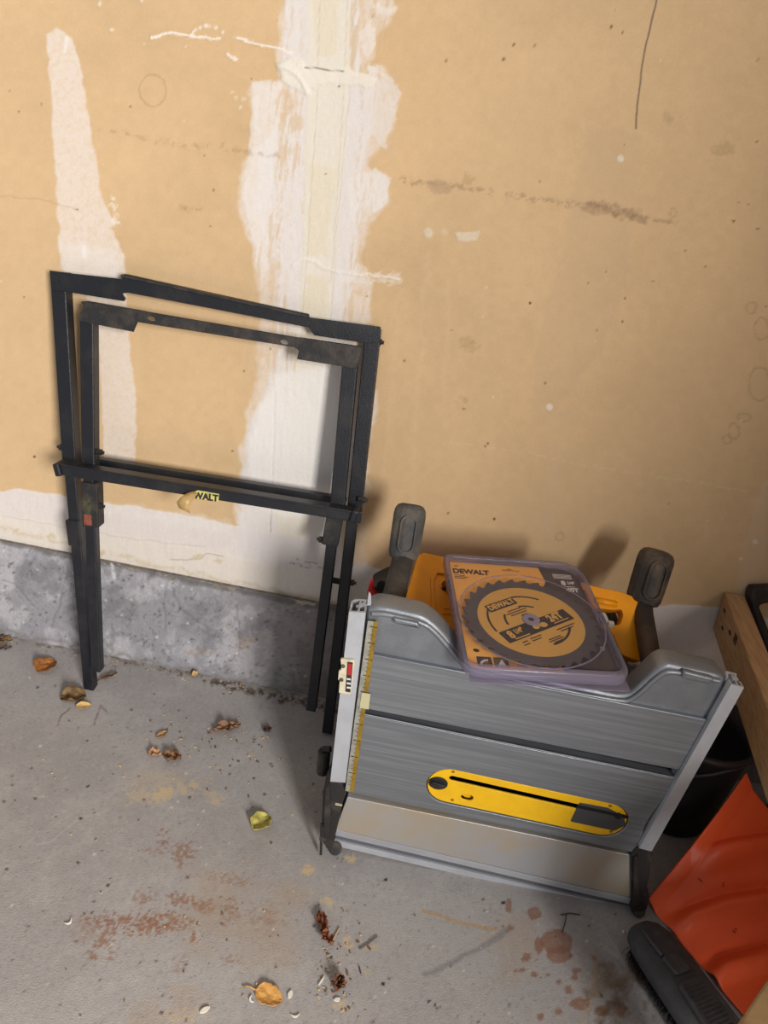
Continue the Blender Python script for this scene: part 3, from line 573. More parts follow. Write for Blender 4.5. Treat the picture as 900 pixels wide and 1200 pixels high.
# steel and yellow tape rule
tb = plate('measuring_tape', TM, [T([(431, 728), (437.5, 728.5), (409.5, 928), (404.5, 927)], .004)], .0025, .001, tape_steel, saw)
plate('tape_band', TM, [T([(437.5, 728.5), (443, 729), (414.5, 929), (409.5, 928)], .004)], .0026, .001, tape_brass, tb)
mb = MB()
for i in range(40):
    t = (i+.5)/40; x = 433.5+(405.5-433.5)*t; y = 732+(922-732)*t; l = 4.0 if i % 4 == 0 else 1.8
    a = TP(x+4.5, y+.6, .0042); b = TP(x+4.5-l, y-.2, .0042); mb.beam(a, b, .0006 if l < 3 else .0011, .0003, (0, -1, 0))
    if i % 4 == 0: mb.beam(TP(x+6, y+1, .0042), TP(x+8.5, y+1.5, .0042), .0011, .0003, (0, -1, 0))
mb.build('tape_marks', ink, tb)
plate('tape_cursor', TM, [T([(424, 812), (434, 814), (432, 832), (421, 830)], .006)], .0042, .0012, mat('yellowed lens', (196, 190, 150), .2), tb, .0004)
# cream bracket and warning label on the front rail
br = plate('rail_bracket', TM, [fillet(T([(399, 772), (416, 774), (411, 814), (397, 812), (398, 797), (396, 797), (397, 786), (400, 785)], .016), .002)], .0122, .0045, cream_pl, saw, .001)
for x, y in ((402, 781), (400, 797)): c = T([(x, y)], .018)[0]; plate('screw', TM, [circ(*c, .0032, 12)], .0165, .0018, mat('screw steel', (110, 104, 96), .4, .6), br, .0004)
lb = plate('warning_label', TM, [fillet(T([(407, 776), (413.5, 777), (410.5, 812), (404.5, 811)], .018), .001)], .0167, .0004, lab_dark, br)
plate('label_red_field', TM, [T([(408, 778), (412.6, 778.8), (411.6, 792), (407, 791)], .018)], .0171, .0003, lab_red, lb)
for y in (795, 800, 805): plate('label_white_field', TM, [T([(406.4, y), (411, y+.7), (410.8, y+2.6), (406.2, y+1.9)], .018)], .0171, .0003, lab_white, lb)
# black corner brackets standing on the floor
mb = MB()
mb.prism([Vector((x, TY-.008, z)) for x, z in T([(387, 912), (400, 916), (404, 930), (402, 940), (392, 984), (389, 996), (382, 994), (381, 985), (377, 962), (378, 930)], .008)], (0, .05, 0))
mb.prism([Vector((x, TY-.013, z)) for x, z in T([(381, 925), (386, 918), (388, 960), (384, 990), (379, 990), (379, 955)], .013)], (0, .02, 0))
mb.tube([TP(393, 994, .0), TP(393, 994, -.03)], .012, 10)
brk = mb.build('corner_bracket', blk_dust, saw, .002)
mb = MB(); mb.beam(TP(377, 965, .010), TP(376, 1001, .010), .004, .004, (0, -1, 0)); mb.tube([TP(378, 983, .014), TP(378, 983, .002)], .006, 10)
mb.tube([TP(383, 951, .014), TP(383, 951, .008)], .003, 10); mb.build('latch_pin', blk_pl, brk)
mb = MB(); mb.beam(TP(393, 942, .010), TP(401, 943.5, .010), .0018, .003, (0, -1, 0)); mb.build('clip', cream_pl, brk)
mb = MB()
mb.prism([Vector((x, TY-.006, z)) for x, z in T([(739, 1003), (746, 994), (762, 993), (765, 1002), (762, 1024), (757, 1048), (762, 1052), (758, 1066), (748, 1075), (740, 1070)], .006)], (0, .05, 0))
mb.prism([Vector((x, TY-.012, z)) for x, z in T([(743, 1006), (748, 1004), (750, 1060), (742, 1064)], .012)], (0, .02, 0))
mb.tube([TP(748, 1066, .004), TP(748, 1066, -.03)], .012, 12)
mb.build('corner_bracket', blk_dust, saw, .002)
mb = MB(); mb.tube([TP(380, 880, -.05), TP(378, 905, -.05)], .011, 14); mb.tube([TP(378, 878, -.052), TP(388, 878, -.05)], .006, 10); mb.build('side_knob', blk_pl, saw, .002)
# body, a dark block filled in to stop light behind the top, and roll cage
mb = MB(); mb.prism([Vector((.075, TY+.046, .06)), Vector((.47, TY+.046, .06)), Vector((.49, TY+.046, .36)), Vector((.06, TY+.046, .36))], (0, .20, 0)); mb.build('saw_body', blk_pl, saw, .01)
mb = MB(); mb.prism([Vector((.04, TY+.05, .34)), Vector((.30, TY+.05, .34)), Vector((.33, TY+.05, .385)), Vector((.02, TY+.05, .385))], (0, .12, 0)); mb.build('underframe', tube_d, saw, .01)
cage = MB()
for xx, r in ((.06, .016), (.47, .016)):
    cage.tube(smoothp([(xx, TY+.06, .02), (xx, -.14, .02), (xx, -.10, .06), (xx, -.10, .34), (xx, -.12, .38)], 2), r, 10)
cage.tube([(.06, -.10, .10), (.47, -.10, .10)], .014, 10); cage.build('roll_cage', tube_d, saw, 0, True)
def foot_post(p0, p1, tip, r, mt, gm, seed, flat):
    p0, p1, tip = map(Vector, (p0, p1, tip)); mb = MB(); mb.tube(smoothp([p0, p0*.5+p1*.5, p1, p1+(tip-p1)*.2], 1), [r*.95]*8 if False else r, 12); t = mb.build('post', mt, saw, 0, True)
    ax = (tip-p1).normalized(); F = Vector((0, -1, .5)); F = (F-ax*F.dot(ax)).normalized(); S = ax.cross(F); L = (tip-p1).length; rings = []
    R = flat
    for tt, k in ((0, .62), (.03, .86), (.12, .97), (.3, 1), (.8, 1.03), (.9, .98), (.97, .84), (1.0, .6)):
        c = p1+ax*L*tt; rg = []
        for j in range(16):
            a = 2*pi*(j+.5)/16; ca, sa = math.cos(a), math.sin(a); q = 1/max(abs(ca), abs(sa), (abs(ca)+abs(sa))/1.38)
            rg.append(c+(F*ca*.9+S*sa)*R*k*q)
        rings.append(rg)
    mb = MB(); mb.loft(rings); g = mb.build('rubber_foot', gm, t, .0012, False)
    # moulded pad on the side facing the room
    M = frame(p1+ax*L*.45+F*R*.9, S*-1, ax); Zl = Vector((M[0][2], M[1][2], M[2][2]))
    if Zl.dot(F) < 0: M = frame(p1+ax*L*.45+F*R*.9, S, ax)
    plate('foot_pad', M, [stadium((0, -L*.2), (0, L*.2), R*.52), stadium((0, -L*.18), (0, L*.18), R*.42)], -.001, .003, gm, t, .001)
    return g
foot_post(at(456, 722, 1, -.34), at(472, 656, 1, -.21), at(482, 591, 1, -.165), .0185, tube_m, rubber, 1, .0262)
foot_post(at(767, 800, 1, -.34), at(752, 708, 1, -.175), at(772, 645, 1, -.13), .0165, tube_d, rubber_d, 2, .0300)
# yellow housing to the left: sloping top with a moulded hand hold
HM = frame(at(500, 700, 1, -.205), (1, 0, 0), (0, .95, .30)); H = lambda pts, off=0.: on(HM, pts, off)
hs = plate('yellow_housing', HM, [fillet(H([(469, 722), (489, 652), (496, 647), (536, 656), (600, 668), (600, 770), (550, 768), (530, 750)]), .004), stadium(*H([(524, 687), (548, 691)]), .010)], -.02, .02, orange_y, saw, .002)
plate('hand_hold_rim', HM, [stadium(*H([(524, 687), (548, 691)]), .0135), stadium(*H([(524, 687), (548, 691)]), .0098)], -.002, .005, orange_y, hs, .002)
plate('hand_hold_shade', HM, [stadium(*H([(524, 687), (548, 691)]), .012)], -.04, .004, dark_gap, hs)
plate('housing_rib', HM, [fillet(H([(508, 752), (504, 680), (508, 668), (560, 676), (560, 679), (512, 673), (508.5, 682), (512, 752)]), .001)], 0, .004, orange_y, hs, .0015)
plate('housing_panel', HM, [fillet(H([(517, 712), (560, 716), (562, 722), (519, 720)]), .002), fillet(H([(519, 713.5), (558, 717), (558, 720.5), (520, 718.5)]), .001)], 0, .002, orange_y, hs, .0006)
mb = MB(); mb.prism([HM @ Vector((a, b, -.02)) for a, b in H([(470, 724), (490, 655), (540, 664), (600, 690), (600, 765), (550, 765), (530, 750)])], (0, .0, -.06)); mb.build('housing_side', orange_y, hs, .002)
# yellow guard handle to the right
GM = frame(at(735, 730, 1, -.215), (1, 0, 0), (0, .75, .66)); G = lambda pts, off=0.: on(GM, pts, off)
gd = plate('guard_handle', GM, [fillet(G([(680, 682), (698, 688), (728, 694), (748, 702), (751, 715), (752, 745), (757, 772), (748, 775), (728, 768), (718, 744), (708, 736), (700, 740), (680, 720)]), .006), fillet(G([(694, 712), (718, 715), (728, 714), (730, 722), (726, 733), (712, 732), (700, 732)]), .004)], -.022, .024, orange_y, saw, .0015)
mb = MB(); mb.tube([GM @ Vector((*q, .004)) for q in G([(696, 704), (722, 709)])], .005, 10); mb.build('trigger', orange_y, gd, 0, True)
mb = MB(); mb.tube([GM @ Vector((*q, .002)) for q in G([(748, 703), (751, 716), (752, 745), (757, 770)])], .003, 8); mb.build('handle_ridge', orange_y, gd, 0, True)
mb = MB(); q0 = GM @ Vector((*G([(715, 732)])[0], .002)); mb.box(q0, (.005, 0, 0), (0, .004, .0), (0, 0, .005)); mb.build('white_tab', lab_white, gd, .001)
mb = MB(); q0 = GM @ Vector((*G([(757, 758)])[0], -.002)); mb.tube([q0, q0+Vector((.006, 0, 0))], .003, 8); mb.build('pin', cream_pl, gd)
# cord loop behind the pack, dark works, red lever
mb = MB(); mb.tube(smoothp([at(520, 690, 1, -.20), at(548, 662, 1, -.13), at(590, 655, 1, -.10), at(640, 666, 1, -.10), at(690, 700, 1, -.14), at(706, 722, 1, -.20), at(712, 760, 1, -.26)], 3), .0045, 8); mb.build('power_cord', blk_pl, saw, 0, True)
mb = MB(); mb.tube(smoothp([at(700, 700, 1, -.12), at(716, 716, 1, -.16), at(722, 738, 1, -.2), at(716, 765, 1, -.24)], 2), .008, 8); mb.build('guard_arm', blk_pl, saw, 0, True)
mb = MB(); mb.prism([at(x, y, 1, -.26) for x, y in ((431, 708), (434, 690), (446, 684), (455, 680), (462, 700), (458, 722), (432, 722))], (0, .05, 0)); mb.build('trunnion_block', tube_d, saw, .004)
mb = MB(); mb.tube([at(447, 686, 1, -.262), at(447, 686, 1, -.25)], .0075, 16); mb.build('block_hole', dark_gap, saw)
mb = MB(); mb.prism([at(x, y, 1, -.275) for x, y in ((431, 706), (430, 694), (434, 680), (437, 680), (438, 692), (443, 698), (441, 702), (436, 706), (434, 716))], (0, .008, 0)); mb.build('red_lever', red_pl, saw, .002)

# ------------------------------------------------------------------ saw blade in its clear pack
Rm = Matrix(((.990, -.124, -.067), (.120, .991, -.062), (.074, .053, .996)))
PM = frame((.251, -.306, .500), (.990, .120, .074), (-.124, .991, .053))
pk = thing('saw_blade_pack', 'circular saw blade in orange and charcoal card inside clear plastic, lying on the table saw', 'saw blade package', (.25, -.31, .48))
Wp, Lp = .119, .141
outer = fillet([(-Wp, -Lp), (Wp, -Lp), (Wp, Lp), (-Wp, Lp)], [.03, .025, .045, .016], 8)
card = fillet([(-Wp+.010, -Lp+.013), (Wp-.010, -Lp+.013), (Wp-.010, Lp-.010), (-Wp+.010, Lp-.010)], [.012, .02, .035, .006], 8)
clear = clear_mat('clear blister', (254, 254, 255), ((226, 222, 232), .02), rough=.12); clear_e = clear_mat('clear blister rim', (226, 220, 234), ((186, 180, 196), .26), rough=.15)
BU, BV = -.001, -.025
hang = [(x-.020, Lp-.022+y) for x, y in ((.0, 0), (.009, 0), (.011, .004), (.017, .004), (.019, 0), (.030, 0), (.030, -.004), (0, -.004))]
cd = plate('card', PM, [card, hang, circ(-Wp+.021, Lp-.021, .0042, 14), circ(-Wp+.026, -Lp+.050, .0048, 14)], -.0015, .0015, card_o, pk)
dk = [p for p in card if p[0] > .0]
p0 = T  # noqa
def PL(x, y, off=0.): return on(PM, [(x, y)], off)[0]
tp_, bt_ = PL(635, 676), PL(677, 805)
dark = [(tp_[0], Lp-.0105)]+[(tp_[0]-.001, Lp-.04), (bt_[0]-.02, -Lp+.045), (.022, -Lp+.0135)]
rgt = sorted([p for p in card if p[0] > .05], key=lambda p: p[1])
plate('card_panel', PM, [[(tp_[0]-.001, Lp-.0102), (tp_[0]+.003, Lp-.05), (.010, 0), (.028, -Lp+.0132)]+rgt], 0, .0004, card_d, cd)
# blade
teeth = []
NT = 30
for i in range(NT):
    a = 2*pi*i/NT
    for da, r in ((0, .1055), (.018, .1055), (.032, .0985), (.075, .0975), (.12, .1005), (.185, .104)): teeth.append((BU+r*math.cos(-a-da), BV+r*math.sin(-a-da)))
teeth = teeth[::-1]
bl = plate('blade', PM, [teeth, circ(BU, BV, .008, 20)], .006, .002, blade_g, pk, .0003)
disc = plate('printed_disc', PM, [circ(BU, BV, .0815, 72), circ(BU, BV, .0085, 20)], .008, .0003, blade_y, bl)
b0, b1 = PL(592, 760, .008), PL(677, 727, .008); ba = math.atan2(b1[1]-b0[1], b1[0]-b0[0])
BM = PM @ Matrix.Translation((BU, BV, .0083)) @ Matrix.Rotation(ba, 4, 'Z')
def arc(r, a0, a1, w, n=14):
    a0, a1 = math.radians(a0), math.radians(a1); o = [(r+w)*math.cos(a0+(a1-a0)*i/n) for i in range(n+1)]
    P = [((r+w)*math.cos(a0+(a1-a0)*i/n), (r+w)*math.sin(a0+(a1-a0)*i/n)) for i in range(n+1)]
    return P+[((r-w)*math.cos(a0+(a1-a0)*i/n), (r-w)*math.sin(a0+(a1-a0)*i/n)) for i in range(n, -1, -1)]
plate('print_band', BM, [rrect(-.066, -.027, .066, -.001, .001, 1)], 0, .0002, ink, disc)
z = .0003
for q, s in (((.058, 35, 80), .0016), ((.034, 40, 82), .0016), ((.066, 118, 178), .0016), ((.040, 135, 170), .0018), ((.058, 262, 318), .0018), ((.018, 225, 320), .0018)): plate('laser_slot', BM, [arc(*q, s)], 0, .0003, ink, disc)
wm = BM @ Matrix.Translation((-.042, .044, z)); hb = plate('logo_band', wm, [rrect(-.003, -.003, .052, .014, .001, 1)], -.0001, .0002, ink, disc)
text('blade_brand_lettering', 'DEWALT', wm @ Matrix.Translation((0, .0008, .0002)), .0150, ink_y, hb, .0006, sx=.82)
text('blade_size_lettering', '8', BM @ Matrix.Translation((-.056, -.020, z)), .022, ink_y, disc, .0008, sx=.8)
text('blade_size_fraction', '1/4"', BM @ Matrix.Translation((-.044, -.015, z)), .013, ink_y, disc, .0005, sx=.8)
text('blade_teeth_lettering', '24T', BM @ Matrix.Translation((.026, -.017, z)), .021, ink_y, disc, .0009, sx=.8)
for i, (x, y, w_, mt_) in enumerate(((-.020, .030, .026, ink), (-.026, .025, .040, ink), (-.022, .020, .032, ink), (-.006, .014, .012, ink), (-.052, -.0245, .028, ink_y), (.028, -.0225, .030, ink_y), (-.048, -.035, .010, ink), (-.032, -.034, .022, ink), (-.032, -.039, .018, ink), (-.05, -.041, .012, ink), (.020, -.036, .036, ink), (.024, -.041, .026, ink), (-.008, -.048, .024, ink), (-.010, -.052, .028, ink), (-.004, -.056, .018, ink))):
    plate('fine_print', BM, [rrect(x, y, x+w_, y+.0018, .0003, 1)], z-.0001, .0002, mt_, disc)
mb = MB(); 
for x, y, r in ((-.004, -.016, .006), (.010, -.017, .007), (.002, -.014, .005)): mb.prism([BM @ Vector((x+r*math.cos(a), y+r*math.sin(a)*.8, z+.0001)) for a in [2*pi*i/9 for i in range(9)]], tuple((BM.to_3x3() @ Vector((0, 0, .0002)))))
mb.build('print_figure', ink_y, disc)
hb2 = plate('hub', PM, [circ(BU, BV, .0135, 24), circ(BU, BV, .0045, 12)], .007, .004, hub_m, bl, .001)
plate('arbor', PM, [circ(BU, BV, .006, 4)], .008, .002, ink, hb2)
# card lettering
text('card_brand_lettering', 'DEWALT', PM @ Matrix.Translation((-Wp+.014, Lp-.042, .0001)), .0175, ink, cd, .0009, sx=.86)
for i in range(3): plate('card_fine_print', PM, [rrect(-Wp+.015, Lp-.049-i*.0042, -Wp+.033+(i % 2)*.005, Lp-.0472-i*.0042, .0003, 1)], 0, .0002, ink, cd)
text('card_size_lettering', '8', PM @ Matrix.Translation((.076, Lp-.056, .0005)), .0155, ink_w, cd, .0009, sx=.9)
text('card_size_fraction', '1/4"', PM @ Matrix.Translation((.086, Lp-.053, .0005)), .010, ink_w, cd, .0005, sx=.8)
text('card_teeth_lettering', '40T', PM @ Matrix.Translation((.080, Lp-.074, .0005)), .0145, ink_w, cd, .0008, sx=.9)
for i in range(4): plate('card_fine_print', PM, [rrect(.066, Lp-.038+i*.0034, .098, Lp-.0365+i*.0034, .0003, 1)], .0004, .0002, ink_w, cd)
plate('card_fine_print', PM, [rrect(.079, Lp-.061, .097, Lp-.0597, .0003, 1)], .0004, .0002, ink_w, cd)
for i, x in enumerate((-Wp+.024, -Wp+.048)):
    pc = plate('card_picture', PM, [rrect(x, -Lp+.016, x+.021, -Lp+.036, .001, 2)], 0, .0003, mat('picture dark', (58, 54, 66), .4) if i == 0 else mat('picture brown', (132, 104, 78), .4, 0, (70, 60, 60), 90, .8), cd)
    if i == 0:
        plate('picture_arc', PM @ Matrix.Translation((x+.015, -Lp+.019, 0)), [arc(.010, 85, 180, .0018)], .0003, .0002, ink_w, pc); plate('picture_patch', PM, [rrect(x+.009, -Lp+.018, x+.018, -Lp+.025, .001, 2)], .0003, .0002, tape_brass, pc)
    else: plate('picture_blade', PM, [[(x+.004, -Lp+.018), (x+.017, -Lp+.018), (x+.012, -Lp+.033)]], .0003, .0002, ink_w, pc)
# clear tray: rim frame, face and front flange
inn = fillet([(-Wp+.009, -Lp+.012), (Wp-.009, -Lp+.012), (Wp-.009, Lp-.009), (-Wp+.009, Lp-.009)], [.014, .02, .036, .008], 8)
rim = plate('clear_rim', PM, [outer, inn], -.010, .021, clear_e, pk, .004)
plate('clear_face', PM, [inn], .0112, .0008, clear, pk)
plate('blade_dome', PM, [circ(BU, BV, .112, 64), circ(BU, BV, .1095, 64)], .0118, .0012, clear_e, rim, .0004)
plate('base_flange', PM, [fillet([(-Wp+.012, -Lp-.006), (Wp+.001, -Lp-.006), (Wp+.001, Lp-.05), (-Wp+.012, Lp-.05)], .006)], -.012, .0022, clear_e, pk, .0008)
mb = MB(); mb.tube([PM @ Vector((Wp-.028, -Lp+.055, .0115)), PM @ Vector((Wp-.028, -Lp+.055, .0135))], .004, 12); mb.build('snap_button', clear_e, rim)

# ------------------------------------------------------------------ lumber to the right
wf = thing('wooden_frame', 'brown pine stud frame reaching out from the wall past the table saw, with nail holes', 'wooden frame', (.65, -.45, 0))
L0 = Vector((.686, -.004, .449)); dv = Vector((-.1495, -.9888, -.0012)); side = Vector((.983, -.1487, .1071)); upv = Vector((-.1061, .0148, .9942))
lw, lh, ln = .037, .088, .95
bp_ = [L0, L0+side*lw, L0+side*lw-upv*lh, L0-upv*lh]
bp_ = [Vector((p.x, min(p.y, -.003), p.z)) for p in bp_]
mb = MB(); mb.prism(bp_, dv*ln)
lum = mb.build('top_rail', wood, wf, .003)
nh = MB()
for a, b in ((.035, .022), (.055, .05), (.10, .03)):
    nh = MB(); c = L0+dv*a-upv*b-side*.0006; nh.box(c, side*.0006, dv*.006, upv*.0022); nh.build('nail_hole', dark_gap, lum)
gs = MB()
for i in range(9): c = L0+dv*(.13+.007*(i % 3))-upv*(.014+.006*(i//3))-side*.0004; gs.box(c, side*.0005, dv*.0022, upv*(.0022))
gs.build('grade_stamp', knot, lum)
# lower rail and post of the same frame
a = at(862, 1204, 2, .20); b = at(902, 1145, 2, .20); d = (b-a).normalized(); nrm = Vector((d.y, -d.x, 0))
s_ = a-d*.08; e_ = b+d*.30
mb = MB(); mb.prism([s_, e_, e_+nrm*.088, s_+nrm*.088], (0, 0, -.038)); mb.build('lower_rail', wood2, wf, .003)
q = L0+dv*(ln-.05)+side*.04; mb = MB(); mb.prism([Vector((q.x, q.y-.044, .0)), Vector((q.x+.038, q.y-.044, 0)), Vector((q.x+.038, q.y+.044, 0)), Vector((q.x, q.y+.044, 0))], (0, 0, .449)); mb.build('post', wood, wf, .003)

# ------------------------------------------------------------------ black D grip leaning on the wall beside the stud
dg_ = thing('handled_tool', 'black plastic D grip of a tool standing behind the pine stud at the wall', 'tool handle', (.84, -.05, 0))
DM = frame(at(895, 720, 1, -.024), (1, 0, 0), (0, .25, .97)); Dp = lambda pts: on(DM, pts)
plate('grip', DM, [fillet(Dp([(875, 697), (879, 686), (925, 684), (960, 690), (965, 760), (935, 800), (915, 800), (887, 738), (877, 708)]), .008), fillet(Dp([(886, 708), (893, 705), (930, 703), (945, 710), (942, 750), (925, 775), (912, 770), (892, 722)]), .008)], -.014, .028, blk_pl, dg_, .006)
mb = MB(); q = DM @ Vector((*Dp([(940, 790)])[0], 0)); mb.tube([q, Vector((q.x+.05, q.y-.06, .001))], .014, 12); mb.build('shaft', blk_pl, dg_, 0, True)

# ------------------------------------------------------------------ unidentified dark object, built as a tub sized to fill the shade
tbm = thing('unidentified_tub', 'unidentified dark object built as a tub filling the shadow between table saw and pine stud', 'tub', (.70, -.13, 0))
cx, cy = .690, -.115; n = 48; rings = []
for z_, r in ((.0, .085), (.005, .095), (.10, .100), (.20, .104), (.21, .112), (.222, .112), (.222, .104), (.18, .098), (.03, .088)):
    rings.append([Vector((cx+r*math.cos(2*pi*j/n), cy+r*1.05*math.sin(2*pi*j/n), z_)) for j in range(n)])
mb = MB(); mb.loft(rings); mb.build('tub_shell', tub, tbm, 0, True)
mb = MB(); mb.tube(smoothp([(cx-.113, cy, .212), (cx-.12, cy-.03, .17), (cx-.09, cy-.08, .15), (cx-.03, cy-.112, .17), (cx+.05, cy-.104, .212)], 2), .004, 8); mb.build('bail_handle', blk_pl, tbm, 0, True)

# ------------------------------------------------------------------ orange snow shovel blade
shv = thing('snow_shovel', 'orange plastic snow shovel blade with curved ribs lying at the right of the saw', 'shovel', (.75, -.35, 0))
def bez(p, t): return p[0]*(1-t)**3+p[1]*3*t*(1-t)**2+p[2]*3*t*t*(1-t)+p[3]*t**3
E0 = [at(757, 1058, 2, .012), at(800, 1006, 2, .07), at(835, 965, 2, .13), at(871, 911, 2, .19)]      # left edge up to the pointed corner
E1 = [at(880, 1200, 2, .012), at(940, 1150, 2, .03), at(975, 1090, 2, .06), at(1000, 1010, 2, .11)]
RIBS = [[(822, 990), (860, 981), (900, 975), (1000, 960)], [(790, 1070), (815, 1060), (850, 1048), (900, 1041), (1000, 1032)], [(830, 1130), (850, 1120), (900, 1107), (1000, 1090)]]
nu, nv = 90, 110; V = []; Fc = []
for i in range(nu+1):
    for j in range(nv+1):
        s_, t_ = i/nu, j/nv; A = bez(E0, s_); B = bez(E1, s_); p = A.lerp(B, t_)
        p.z -= .03*math.sin(pi*t_)*s_
        d = p-CAM; zc = d.dot(_f); x = 450+FPX*d.dot(_r)/zc; y = 600-FPX*d.dot(_u)/zc; rr = 0
        for R_ in RIBS:
            yl = float(np.interp(x, [q[0] for q in R_], [q[1] for q in R_])); fade = min(1, max(0, (x-R_[0][0]+14)/30))
            rr += fade*(math.exp(-((y-yl-17)/13)**2)-.35*math.exp(-((y-yl+3)/7)**2))
        p.z += rr*.016
        if t_ < .10: p.z += .012*(1-t_/.10)**.8
        p.z = max(p.z, .004); V.append(p)
for i in range(nu):
    for j in range(nv): a = i*(nv+1)+j; Fc.append((a, a+1, a+nv+2, a+nv+1))
me = bpy.data.meshes.new('shovel_blade'); me.from_pydata([tuple(v) for v in V], [], Fc)
so_ = put('shovel_blade', me, shv, orange_s, 0, True); md = so_.modifiers.new('solid', 'SOLIDIFY'); md.thickness = .0035; md.offset = 0
for x, y, dx, dy in ((818, 1031, 4, 5), (847, 1037, 3, -4), (849, 1040, -3, 2), (859, 1093, 3, 1), (861, 1089, 1, 2)):
    mb = MB(); p = at(x, y, 2, .06); 
    i = min(range(len(V)), key=lambda k_: (at(x, y, 2, V[k_].z)-V[k_]).length); p = V[i]+Vector((0, 0, .004)); mb.beam(p, p+Vector((dx*.0014, -dy*.0014, .0004)), .0012, .0012, (0, 0, 1)); mb.build('grit', mat('dry grit', (110, 60, 40), .8), shv)

# ------------------------------------------------------------------ black broom head on the floor
bro = thing('broom_head', 'charcoal plastic broom head with black bristles lying against the orange shovel blade', 'broom', (.66, -.47, 0))
c0 = at(768, 1092, 2, .072); c1 = at(862, 1222, 2, .072); axv = (c1-c0).normalized(); axv.z = 0; axv.normalize(); BMx = frame(Vector((c0.x, c0.y, .035)), axv, Vector((-axv.y, axv.x, 0)))
def bloft(name, secs, mt, par, bevel=0, n=20, smooth=True, pw=3.0):
    rings = []
    for (x, hw, z0, z1) in secs:
        rg = []
        for j in range(n):
            a = 2*pi*j/n; ca, sa = math.cos(a), math.sin(a); k_ = (abs(ca)**pw+abs(sa)**pw)**(-1/pw)
            rg.append(BMx @ Vector((x, hw*ca*k_, (z0+z1)/2+(z1-z0)/2*sa*k_)))
        rings.append(rg)
    mb = MB(); mb.loft(rings); return mb.build(name, mt, par, bevel, smooth)
blk = bloft('broom_block', [(-.030, .008, .0, .016), (-.027, .020, -.002, .022), (-.017, .032, -.004, .027), (.0, .039, -.005, .030), (.02, .042, -.005, .032), (.06, .044, -.005, .034), (.16, .046, -.005, .034)], brush_m, bro)
plate('raised_socket', BMx, [fillet([(.036, -.020), (.066, -.017), (.066, .014), (.036, .012)], .005)], .030, .010, brush_m, blk, .003)
plate('grip_section', BMx, [fillet([(.076, -.026), (.155, -.032), (.155, .024), (.076, .018)], .008)], .030, .012, brush_m, blk, .004)
mb = MB()
for i in range(12): x = .086+i*.0058; mb.beam(BMx @ Vector((x, -.022, .0425)), BMx @ Vector((x, .014, .0425)), .0016, .002, (0, 0, 1))
mb.build('grip_rib', brush_m, blk)
mb = MB(); mb.tube(smoothp([BMx @ Vector((-.012, -.010, .027)), BMx @ Vector((.012, -.016, .034)), BMx @ Vector((.034, -.016, .036))], 2), .0035, 8); mb.build('moulded_ridge', brush_m, blk, 0, True)
rs = random.Random(4); mb = MB()
for i in range(1500):
    x = rs.uniform(-.010, .155); sd = rs.choice((-1, 1)); y0 = sd*rs.uniform(.018, .036) if sd > 0 else -rs.uniform(.010, .028)
    tuft = .5+.5*math.sin(x*95+sd*1.3); fl = rs.uniform(.002, .006+(.034 if sd > 0 else .001)*tuft**6)
    a = BMx @ Vector((x, y0, -.003)); b = BMx @ Vector((x+rs.uniform(-.004, .004), y0+sd*fl, -.018)); c = BMx @ Vector((x+rs.uniform(-.007, .007), y0+sd*fl*1.3, -.0335))
    w_ = Vector((.0005, 0, 0)); k_ = len(mb.v); mb.v += [tuple(q) for q in (a-w_, a+w_, b+w_, b-w_, c)]; mb.f += [(k_, k_+1, k_+2, k_+3), (k_+3, k_+2, k_+4)]; mb.mi += [0, 0]
bs = mb.build('bristles', bristle_m, bro)
bs['kind'] = 'stuff'

